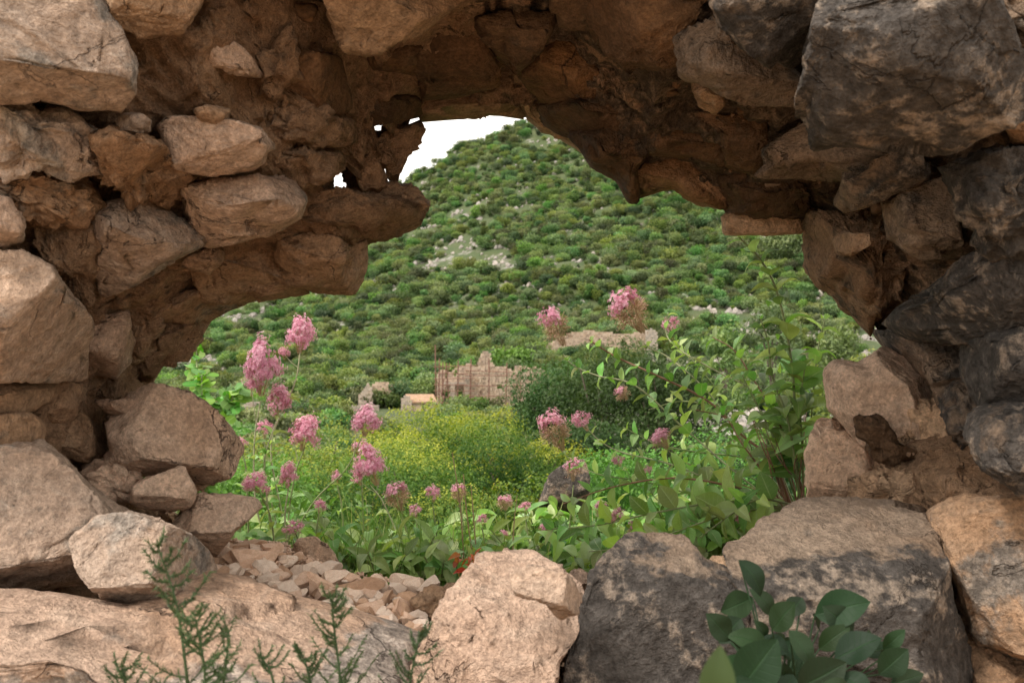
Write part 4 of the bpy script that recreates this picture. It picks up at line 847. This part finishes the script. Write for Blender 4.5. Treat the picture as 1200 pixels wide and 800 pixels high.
# left valerian: (label, head px, py, r px, kind, tall, stem path beyond head, depth)
LV = [
 ('tallest left valerian with a round bright pink head', 352,396,19,'full',1.05,[(352,410),(345,450),(318,520),(330,600),(345,680)],2.75,[(333,415,9)]),
 ('valerian with a long loose pale pink head, leftmost tall one', 308,437,23,'full',1.35,[(305,470),(298,520),(300,590),(320,670)],2.7,[(295,455,13)]),
 ('valerian with a pink head just below the long loose one', 326,474,15,'full',1.25,[(325,490),(310,540),(315,600),(325,680)],2.72,[]),
 ('small round pink valerian head left of the wide pointed one', 310,504,11,'small',.9,[(310,512),(312,560),(325,620),(330,680)],2.8,[]),
 ('wide pointed pink valerian head above the yellow bush', 357,511,20,'full',1.0,[(357,524),(345,560),(338,620),(350,690)],2.7,[(345,518,8)]),
 ('pink valerian head on a long curved pale stalk, right of the group', 430,497,17,'full',1.0,[(424,512),(405,550),(370,585),(345,630),(335,690)],2.6,[(418,502,9)]),
 ('stacked double pink valerian head above the grasses', 434,549,20,'full',1.2,[(434,568),(450,590),(470,640),(480,700)],2.65,[(420,562,10)]),
 ('pink valerian head just right of the pointed stone', 300,567,15,'full',.8,[(304,576),(318,610),(325,680)],2.45,[(312,576,8)]),
 ('narrow pink valerian head near the pointed stone', 338,559,12,'full',1.2,[(338,572),(334,610),(340,690)],2.5,[]),
 ('tiny pink valerian head low in the leaves', 374,594,9,'small',.9,[(374,600),(370,630),(365,690)],2.5,[]),
 ('low sideways pink valerian head just above the rubble', 346,619,10,'small',.9,[(340,626),(334,650),(340,690)],2.4,[(336,624,8)]),
 ('fading pale pink valerian head over the grass stalks', 467,584,17,'seed',1.0,[(470,600),(480,640),(475,700)],2.65,[]),
 ('round pink valerian head right of the fading one', 507,580,10,'small',1.0,[(507,590),(512,640),(505,700)],2.7,[]),
 ('dull pink fading valerian head by the bare dry stalks', 538,579,11,'seed',1.0,[(540,592),(546,640),(550,700)],2.75,[]),
 ('small washed out pink head left of the grey boulder', 592,590,11,'seed',.8,[(592,600),(600,640),(610,700)],2.8,[]),
 ('little pink head in leaves in front of the grey boulder', 615,594,8,'small',.7,[(615,600),(620,640),(625,700)],2.7,[]),
 ('pale pink head lying against the grey boulder', 672,553,12,'seed',1.0,[(672,568),(668,610),(660,700)],2.8,[]),
 ('tiny pink head hidden low among broad leaves', 565,610,7,'small',1.,[(565,618),(570,650),(575,700)],2.5,[]),
] + [(f'{w1} pink valerian head {w2}', x_, y_, r_, k_, 1.0, [(x_, y_ + 8), (x_ + 6, y_ + 40), (x_ + 10, 700)], d_, []) for w1, w2, x_, y_, r_, k_, d_ in [
 ('small dusty', 'between the fading head and the round one', 487, 600, 8, 'small', 2.6), ('drooping faded', 'above the crest of the dark grey boulder', 742, 622, 9, 'seed', 2.4), ('small loose', 'just above the tan boulder crest', 590, 628, 7, 'small', 2.6),
 ('half opened', 'left of the curved pale stalk', 395, 560, 8, 'small', 2.7), ('faint', 'at the top edge of the yellow bush', 418, 527, 7, 'seed', 2.8), ('ragged faded', 'next to the ochre edge of the yellow bush', 640, 622, 9, 'seed', 2.6),
 ('tiny bright', 'beside the left flank of the largest grey boulder', 852, 630, 6, 'small', 2.4), ('spent brownish', 'low in the tangle of arching stems', 705, 600, 10, 'seed', 2.5), ('little dusty', 'far left under the fig leaves', 283, 520, 8, 'small', 2.8)]]
for lab, hx, hy, r, kd, tall, path, d, sub in LV:
    d += .25
    e = empty('valerian', P(path[-1][0], path[-1][1], d), lab, 'flower')
    pts = stem(e, [(x, y, d) for x, y in path[::-1]], .0035, .0016, 'stemp' if tall > 1 else 'stemg')
    lean = pts[-1] - pts[-4]; lean = lean / np.linalg.norm(lean) + np.array([0, -.1, .8])
    head(e, P(hx, hy, d), r / FP * d * 1.2, kd, tall, lean)
    for sx, sy, sr in sub:
        head(e, P(sx, sy, d + .01), sr / FP * d, 'small', 1, lean); q = pts[-5]; link('stem', npmesh('stem', *tube(np.array([q, (q + P(sx, sy, d)) / 2 + (0, 0, -.004), P(sx, sy, d)]) - np.array(e.location), .0012, .001)), M['stemp'], e)
    leaves_on(e, pts, .08, .78, .055, .075, taper=.45)
# right valerian bush: many stems from one root
e = empty('valerian_bush', P(938, 640, 2.35), 'big leafy valerian bush with arching stems rooted beside the saddle rock', 'bush')
RS = [ # path from root to tip, r0, mat, leaf start, leaf size, head
 ([(938,600,2.3),(932,520,2.25),(930,450,2.2),(922,390,2.2),(908,335,2.2),(888,300,2.2),(866,278,2.2)],.0045,'stemg',.12,.095,None),
 ([(930,600,2.3),(905,540,2.3),(870,510,2.35),(830,470,2.4),(770,440,2.45),(722,418,2.5),(690,398,2.5)],.0045,'stemr',.42,.060,None),
 ([(925,600,2.35),(870,560,2.4),(800,500,2.5),(745,452,2.5),(700,440,2.55),(672,428,2.55),(660,415,2.55)],.003,'stemp',.35,.055,(652,386,17,'seed',1.25)),
 ([(925,600,2.35),(880,530,2.4),(830,460,2.45),(785,420,2.5),(762,408,2.5),(748,395,2.5)],.003,'stemp',.35,.055,(741,368,22,'seed',1.15)),
 ([(940,600,2.3),(930,520,2.3),(895,465,2.35),(840,435,2.4),(800,412,2.45),(781,392,2.5),(783,366,2.5)],.003,'stemp',.3,.06,None),
 ([(900,560,2.4),(850,470,2.5),(810,420,2.55),(790,396,2.6)],.002,'stemg',.4,.05,(787,382,10,'small',.9)),
 ([(920,600,2.35),(860,575,2.4),(790,545,2.45),(730,530,2.5),(705,518,2.5),(690,504,2.5)],.003,'stemp',.3,.05,(683,495,12,'small',1.)),
 ([(915,600,2.35),(850,590,2.4),(760,565,2.5),(700,555,2.55),(665,535,2.6),(652,520,2.6)],.0025,'stemg',.3,.06,(651,508,17,'seed',1.3)),
 ([(925,590,2.3),(860,570,2.3),(790,560,2.35),(720,570,2.4),(660,590,2.4)],.0035,'stemr',.2,.075,None),
 ([(925,595,2.25),(850,588,2.25),(770,600,2.25),(700,615,2.3),(640,620,2.3)],.0035,'stemg',.2,.08,None),
 ([(920,595,2.2),(860,600,2.15),(800,620,2.1),(740,640,2.1),(690,646,2.1)],.003,'stemg',.15,.08,None),
 ([(930,590,2.4),(880,540,2.5),(820,530,2.55),(770,520,2.6),(730,500,2.6)],.003,'stemg',.2,.065,(730,462,10,'seed',.8)),
 ([(930,590,2.4),(890,500,2.4),(850,480,2.45),(800,470,2.5),(760,480,2.55)],.003,'stemg',.2,.07,None),
 ([(940,590,2.35),(915,500,2.3),(880,440,2.35),(860,410,2.4),(835,395,2.45)],.003,'stemr',.25,.075,None),
 ([(938,590,2.25),(925,500,2.2),(905,440,2.2),(900,400,2.2),(890,370,2.2)],.0035,'stemg',.25,.085,None),
 ([(945,590,2.35),(950,500,2.35),(955,440,2.35),(960,400,2.4),(968,370,2.4)],.003,'stemg',.3,.075,None),
 ([(942,590,2.3),(940,520,2.25),(938,470,2.2),(945,420,2.2)],.0035,'stemg',.2,.09,None),
 ([(925,590,2.3),(900,560,2.3),(870,520,2.3),(850,490,2.35),(815,480,2.35)],.003,'stemr',.25,.075,None),
 ([(925,590,2.2),(890,585,2.15),(860,600,2.1),(820,630,2.05)],.003,'stemg',.15,.075,None),
 ([(935,590,2.3),(910,520,2.25),(885,470,2.25),(870,440,2.25)],.003,'stemg',.25,.085,None),
 ([(925,590,2.4),(860,550,2.45),(800,560,2.5),(750,570,2.5),(732,548,2.5)],.002,'stemg',.3,.06,(725,541,8,'small',.8)),
 ([(925,590,2.4),(840,590,2.4),(780,590,2.45),(757,570,2.45)],.002,'stemg',.3,.06,(760,552,6,'small',.8)),
 ([(925,595,2.3),(850,610,2.3),(760,625,2.3),(726,612,2.3)],.002,'stemg',.3,.06,(724,606,10,'small',.8)),
 ([(925,590,2.3),(880,600,2.2),(860,610,2.15)],.002,'stemg',.3,.05,(872,607,9,'small',.9)),
 ([(930,590,2.3),(850,560,2.4),(800,540,2.5),(780,525,2.5)],.002,'dry',.5,.04,(777,517,14,'seed',.8)),
]
for path, r0, mt, ls, lsz, hd in RS:
    path = [(x, y, q + .2) for x, y, q in path]; lsz *= 1.08
    pts = stem(e, path, r0, r0 * .45, mt); leaves_on(e, pts, ls, 1.0, .04, lsz * 1.18, taper=.45, meshes=VL + WL)
    if hd:
        hx, hy, r, kd, tl = hd; d = path[-1][2]; ln = pts[-1] - pts[-3]; ln = ln / np.linalg.norm(ln) + np.array([0, 0, .5]); head(e, P(hx, hy, d), r / FP * d * 1.3, kd, tl, ln)
for k in range(9):   # bare brown stems at the root
    x = rp.uniform(860, 950); x1 = 938 + rp.uniform(-14, 8); y1 = rp.uniform(470, 540); stem(e, [(x1, 610, 2.42), (x1 * .7 + x * .3 + rp.uniform(-10, 10), rp.uniform(560, 585), 2.45), (x1 * .35 + x * .65 + rp.uniform(-10, 10), (y1 + 570) / 2, 2.42), (x, y1, 2.45 + rp.uniform(-.1, .15))], .0022, .001, 'stemr', 6)
# leafy valerian tufts behind the sill
tufts = [(415,640,2.45),(450,655,2.35),(490,640,2.4),(525,662,2.35),(385,655,2.4),(470,640,2.5),(505,655,2.45),(540,640,2.6),(575,650,2.5),(610,635,2.6),(650,640,2.45),(690,650,2.35),(730,640,2.4),(770,625,2.5),(810,650,2.25),(845,620,2.3),(430,655,2.55),(640,600,2.9),(700,600,2.9),(395,650,2.6),(560,615,2.9),(350,630,2.6),(780,590,2.8),(310,625,2.6)]
wh = ['between grass and the rounded beige stone', 'beside the pale rubble edge', 'under the round pink head', 'just left of the red sprout', 'tucked behind the rounded beige stone', 'leftmost of those behind the sill', 'behind the crumbly orange chunk', 'left of the tall tan boulder', 'directly behind the tall tan boulder', 'right behind the tan boulder crest', 'behind the small perched stone', 'above the bright pink notch stone', 'behind the left edge of the dark boulder', 'behind the crest of the dark boulder', 'between both grey boulders', 'left of the largest grey boulder', 'above the pale rubble', 'in front of the half hidden boulder', 'right of the half hidden boulder', 'by the rounded beige stone', 'in the shade under the yellow bushes', 'above the rounded beige stone', 'in the middle of the tangled stems', 'under the pointed pink stone']
for (px, py, d), wl in zip(tufts, wh):
    d += .2
    e = empty('valerian_tuft', P(px, py + 45, d), 'low tuft of grey green valerian leaves ' + wl, 'plant')
    for k in range(7):
        a = rp.uniform(0, 6.28); b0 = P(px + rp.uniform(-12, 12), py + 45, d); ln = rp.uniform(.06, .15); tip = b0 + (math.cos(a) * ln * .6, math.sin(a) * ln * .5, ln)
        pts = catmull([b0, (b0 + tip) / 2 + (0, 0, .02), tip], 6); link('stem', npmesh('stem', *tube(pts - np.array(e.location), .0028, .0015)), M['stemg'], e)
        leaves_on(e, pts, .25, 1.01, .034, .085, droop=.5, taper=.8)
e = empty('red_leaf_sprout', P(545, 672, 2.25), 'small sprout of red leaves left of the tall tan boulder', 'plant')
for k in range(16):
    b0 = P(545 + rp.uniform(-14, 14), 672 - rp.uniform(0, 25), 2.25 + rp.uniform(-.04, .04)); me = VL[k % 6].copy() if k < 2 else rl; rl = me
    if k < 2: me.materials.clear(); me.materials.append(M['redleaf'])
    put_leaf(me, e, b0, rp.normal(size=3) + (0, -.3, .6), (0, -.5, 1), rp.uniform(.02, .035))
# grass and bare stalks (nobody could count them)
V = []; Fs = []; ti = []
for k in range(2600):
    if k < 420: px, d = rp.uniform(385, 560), rp.uniform(2.5, 3.0); H = rp.uniform(.10, .30)
    else: px, d = rp.uniform(180, 980), rp.uniform(2.5, 6.5); H = rp.uniform(.08, .28)
    x = (px - 600) / FP * d; z = float(np.interp(d, [2.1, 3.2, 4.5, 8], [.86, .86, .35, -2])); ln = rp.normal(size=2) * .25 * H; w_ = rp.uniform(.0012, .003); s0 = np.array([x, d, z - .02])
    a = rp.uniform(0, 6.28); sd = np.array([math.cos(a), math.sin(a), 0]) * w_; o = len(V)
    for t in (0, .35, .7): q = s0 + np.array([ln[0] * t * t, ln[1] * t * t, H * t]); V += [q - sd * (1 - t * .7), q + sd * (1 - t * .7)]
    q = s0 + np.array([ln[0], ln[1], H * .95]); V += [q - sd * .05, q + sd * .05]
    Fs += [(o, o + 1, o + 3, o + 2), (o + 2, o + 3, o + 5, o + 4), (o + 4, o + 5, o + 7, o + 6)]; ti += [float(np.clip(rp.normal(.45, .3), 0, 1))] * 8
tag(link('grass', npmesh('grass', V, Fs, attrs={'tint': ti}), M['grass']), 'thin green and straw coloured grass behind the sill', 'grass', kind='stuff')
# weedy ground cover beyond
lb = []
for k in range(60):
    d = rp.uniform(2.9, 7); px = rp.uniform(190, 980); z = float(np.interp(d, [2.1, 3.2, 4.5, 8], [.86, .86, .35, -2])); s_ = rp.uniform(.14, .3) * (d / 4)
    lb.append(((px - 600) / FP * d, d, z + s_ * .2, s_, s_, s_ * .8))
tag(link('ground_cover', leafcloud('ground_cover', 42000, lb, .019, 99, top=.2), M['bright']), 'mass of small green weeds covering the slope behind the wall', 'weeds', kind='stuff')
for lab, path in [('tall bare dry stalk among the middle valerian leaves', [(545,690,2.6),(540,600,2.6),(530,530,2.6)]), ('bare dry stalk leaning left of the tan boulder', [(560,690,2.6),(548,610,2.6),(543,555,2.6)]), ('short bare dry stalk next to the leaning one', [(562,690,2.6),(556,620,2.6),(552,568,2.6)]), ('rust coloured seed stalk left of the grey boulder', [(600,690,2.7),(602,620,2.7),(606,580,2.7)])]:
    o = link('dry_stalk', npmesh('dry_stalk', *tube(catmull(P(*np.array(path).T)), .0025, .001)), M['dry']); tag(o, lab, 'stalk')
# fig sapling at left
FV = []
ang = np.linspace(-2.6, 2.6, 21)
for i, a in enumerate(ang):
    lob = .55 + .45 * abs(math.cos(a * 5 / 2.6 * .5 * math.pi / 1.57 * .62)) ** 1.5
    FV.append((math.sin(a) * lob * .5, .35 + math.cos(a) * lob * .55, .06 * math.cos(a * 3)))
Vf = [(0, .3, -.05)] + FV; Ff = [(0, i + 1, i + 2, i + 2) for i in range(20)]
def fmesh(bend):
    V = np.array(Vf); V[:, 2] -= bend * (V[:, 1] ** 2) + .0; T3 = np.array([(0, i + 1, i + 2) for i in range(20)])
    me = npmesh('leaf', V, T3, attrs={'tint': np.full(len(V), .6), 'across': np.clip(np.abs(V[:, 0]) * 2, 0, 1), 'along': V[:, 1]}); me.materials.append(M['palm']); return me
FM = [fmesh(.1), fmesh(.35), fmesh(.6)]
e = empty('fig_sapling', P(215, 640, 4.2), 'bright green fig sapling showing behind the left jamb', 'tree')
for k in range(9):
    tx = rp.uniform(160, 275); ty = rp.uniform(375, 500) + max(0, (tx - 230)) * .6; d = 4.2 + rp.uniform(-.3, .3)
    pts = catmull(P(np.array([215, (215 + tx) / 2 + 8, tx]), np.array([640, (640 + ty) / 2 - 10, ty]), np.array([4.2, (4.2 + d) / 2, d])), 8); link('branch', npmesh('branch', *tube(pts - np.array(e.location), .012, .003)), M['stemg'], e)
    for i in range(4, len(pts)):
        for q in range(5 if i > 8 else 2):
            put_leaf(FM[rp.integers(3)], e, pts[i], (rp.normal(), rp.normal() * .6 - .3, rp.normal() * .5), (rp.normal() * .4, -.6, 1), rp.uniform(.05, .09))
# ---- dark leafy plant in front of the largest grey boulder
e = empty('broad_leaf_plant', P(930, 860, 1.12), 'dark green broad leafed plant in front of the largest grey boulder', 'plant')
BLV = [(866,656,904,696,.62,1.16),(955,720,1018,698,.42,1.16),(905,738,930,704,.6,1.1),(866,808,912,752,1.0,1.0),(935,806,992,776,.85,1.03),(978,772,1030,742,.7,1.08),(925,738,957,778,.8,1.05),(882,700,845,716,.7,1.2),(868,724,838,752,.8,1.15),(900,760,862,738,.8,1.1),(1000,740,970,712,.7,1.15),(1030,790,1066,764,.7,1.1),(985,790,1024,812,.8,1.02),(905,720,890,690,.6,1.2),(960,760,992,730,.8,1.14),(880,790,840,770,.8,1.05),(930,790,905,830,.9,1.0),(1050,800,1082,790,.6,1.12),(940,700,920,722,.5,1.2),(1000,815,960,800,.8,1.0),(862,790,884,828,.9,1.0),(1035,760,1060,740,.5,1.16),(895,745,925,765,.8,1.12),(850,740,880,760,.7,1.18)]
BLV += [(rp.uniform(840, 1050), rp.uniform(735, 830), 0, 0, 0, rp.uniform(1.1, 1.28)) for k in range(26)]
BLV = [(a, b_, a + rp.uniform(-34, 34), b_ - rp.uniform(8, 34), 0, d) if c_ == 0 else (a, b_, c_, d_, w2, d) for a, b_, c_, d_, w2, d in BLV]
for x0, y0, x1, y1, wf, d in BLV:
    a, b_ = P(x0, y0, d), P(x1, y1, d - .015); v = b_ - a; ln = np.linalg.norm(v)
    put_leaf(BL[rp.integers(4)], e, a, v + np.array([0, rp.uniform(-.3, .2) * ln, 0]), (rp.uniform(-.3, .3), -1.0, rp.uniform(.3, 1.0)), ln * 1.0)
    pts = catmull([P(925 + rp.uniform(-15, 15), 830, 1.12), (P(925, 830, 1.12) + a) / 2 + rp.normal(size=3) * .006, a], 6); link('stem', npmesh('stem', *tube(pts - np.array(e.location), .0016, .0008)), M['broad'], e)
e = empty('grass_like_leaf', P(840, 840, .62), 'blurred bright green leaf sticking up at the bottom edge', 'leaf')
put_leaf(leaf_mesh('leaf', 40, .5, .1, .1, 1.1), e, P(836, 840, .62), (0.1, -.05, 1), (0, -1, .2), .045); e.children[0].data.materials.append(M['dark'])
# ---- feathery sprigs in front of the ledge
def sprig(label, path, br, d, sc=1.0):
    e = empty('feathery_sprig', P(path[0][0], path[0][1], d), label, 'plant')
    pts = catmull(P(*np.array([(x, y, d) for x, y in path]).T), 10); link('stem', npmesh('stem', *tube(pts - np.array(e.location), .0018, .0007)), M['sprig'], e)
    V = []; Fs = []; ti = []
    def needles(q, t, n_, ln):
        for i in range(n_):
            v = rp.normal(size=3); v /= np.linalg.norm(v); v = v + t * .5; s_ = np.cross(v, rp.normal(size=3)); s_ = s_ / np.linalg.norm(s_) * .0009; o = len(V); l2 = ln * rp.uniform(.6, 1.2)
            V.extend([q - s_, q + s_, q + v * l2 + s_ * .3, q + v * l2 - s_ * .3]); Fs.append((o, o + 1, o + 2, o + 3)); ti.extend([rp.uniform(0, 1)] * 4)
    stems = []
    n = len(pts)
    for i in range(2, n):
        t = pts[i] - pts[i - 1]; t /= np.linalg.norm(t); needles(pts[i], t, 4, .0055 * sc)
        if rp.random() < br:
            s_ = rp.choice([-1, 1]); f = 1 - .75 * i / n; v = np.array([s_ * rp.uniform(.5, 1), rp.uniform(-.5, .5), rp.uniform(.3, 1)]); v /= np.linalg.norm(v); ln = .055 * sc * f * rp.uniform(.5, 1.2)
            bp_ = catmull([pts[i], pts[i] + v * ln * .5 - (0, 0, .002), pts[i] + v * ln + (0, 0, .004)], 8); stems.append(tube(bp_ - np.array(e.location), .0008, .0004, 4))
            for q in bp_: needles(q, v, 3, .0045 * sc)
    link('branches', npmesh('branches', *joinq(stems)), M['sprig'], e)
    link('needles', npmesh('needles', np.array(V) - np.array(e.location), Fs, smooth=False, attrs={'tint': ti}), M['sprig'], e)['kind'] = 'stuff'
sprig('largest feathery dark green sprig, in front of the grey resting boulder', [(225,850),(215,760),(205,700),(185,640)], .8, .95, 1.15)
sprig('small feathery sprig beside the largest one', [(235,860),(240,790),(228,720)], .95, .9, 1.1)
sprig('thin upright feathery sprig in front of the pink ledge', [(400,850),(398,790),(392,740),(388,698)], .85, 1.0, .9)
sprig('short feathery sprig left of the thin upright one', [(370,850),(362,790),(352,762)], .7, 1.0, .7)
sprig('low feathery sprig at the bottom edge of the ledge', [(330,850),(318,790),(304,768)], .7, .98, .7)
sprig('feathery sprig in front of the tall tan boulder', [(470,850),(482,790),(492,742)], .85, 1.0, .8)
sprig('lowest feathery sprig at the left of the ledge face', [(160,860),(150,810),(142,780)], .7, .95, .9)
sprig('drooping feathery sprig right of the resting boulder', [(245,860),(262,800),(268,740)], .5, 1.0, .8)
# gnarled bit of root lodged on the saddle rock
o = stone([(1004,492),(1014,484),(1032,487),(1038,500),(1044,515),(1060,522),(1078,528),(1074,534),(1056,538),(1046,546),(1036,540),(1022,522),(1010,510)], 'wood' if 'wood' in M else 'brown', .035, parent=None, name='driftwood', label='twisted dark piece of old wood lying on the saddle rock', cat='wood', depth=1.80, rough=1.6, cuts=1, lvl=5, chip=.5)
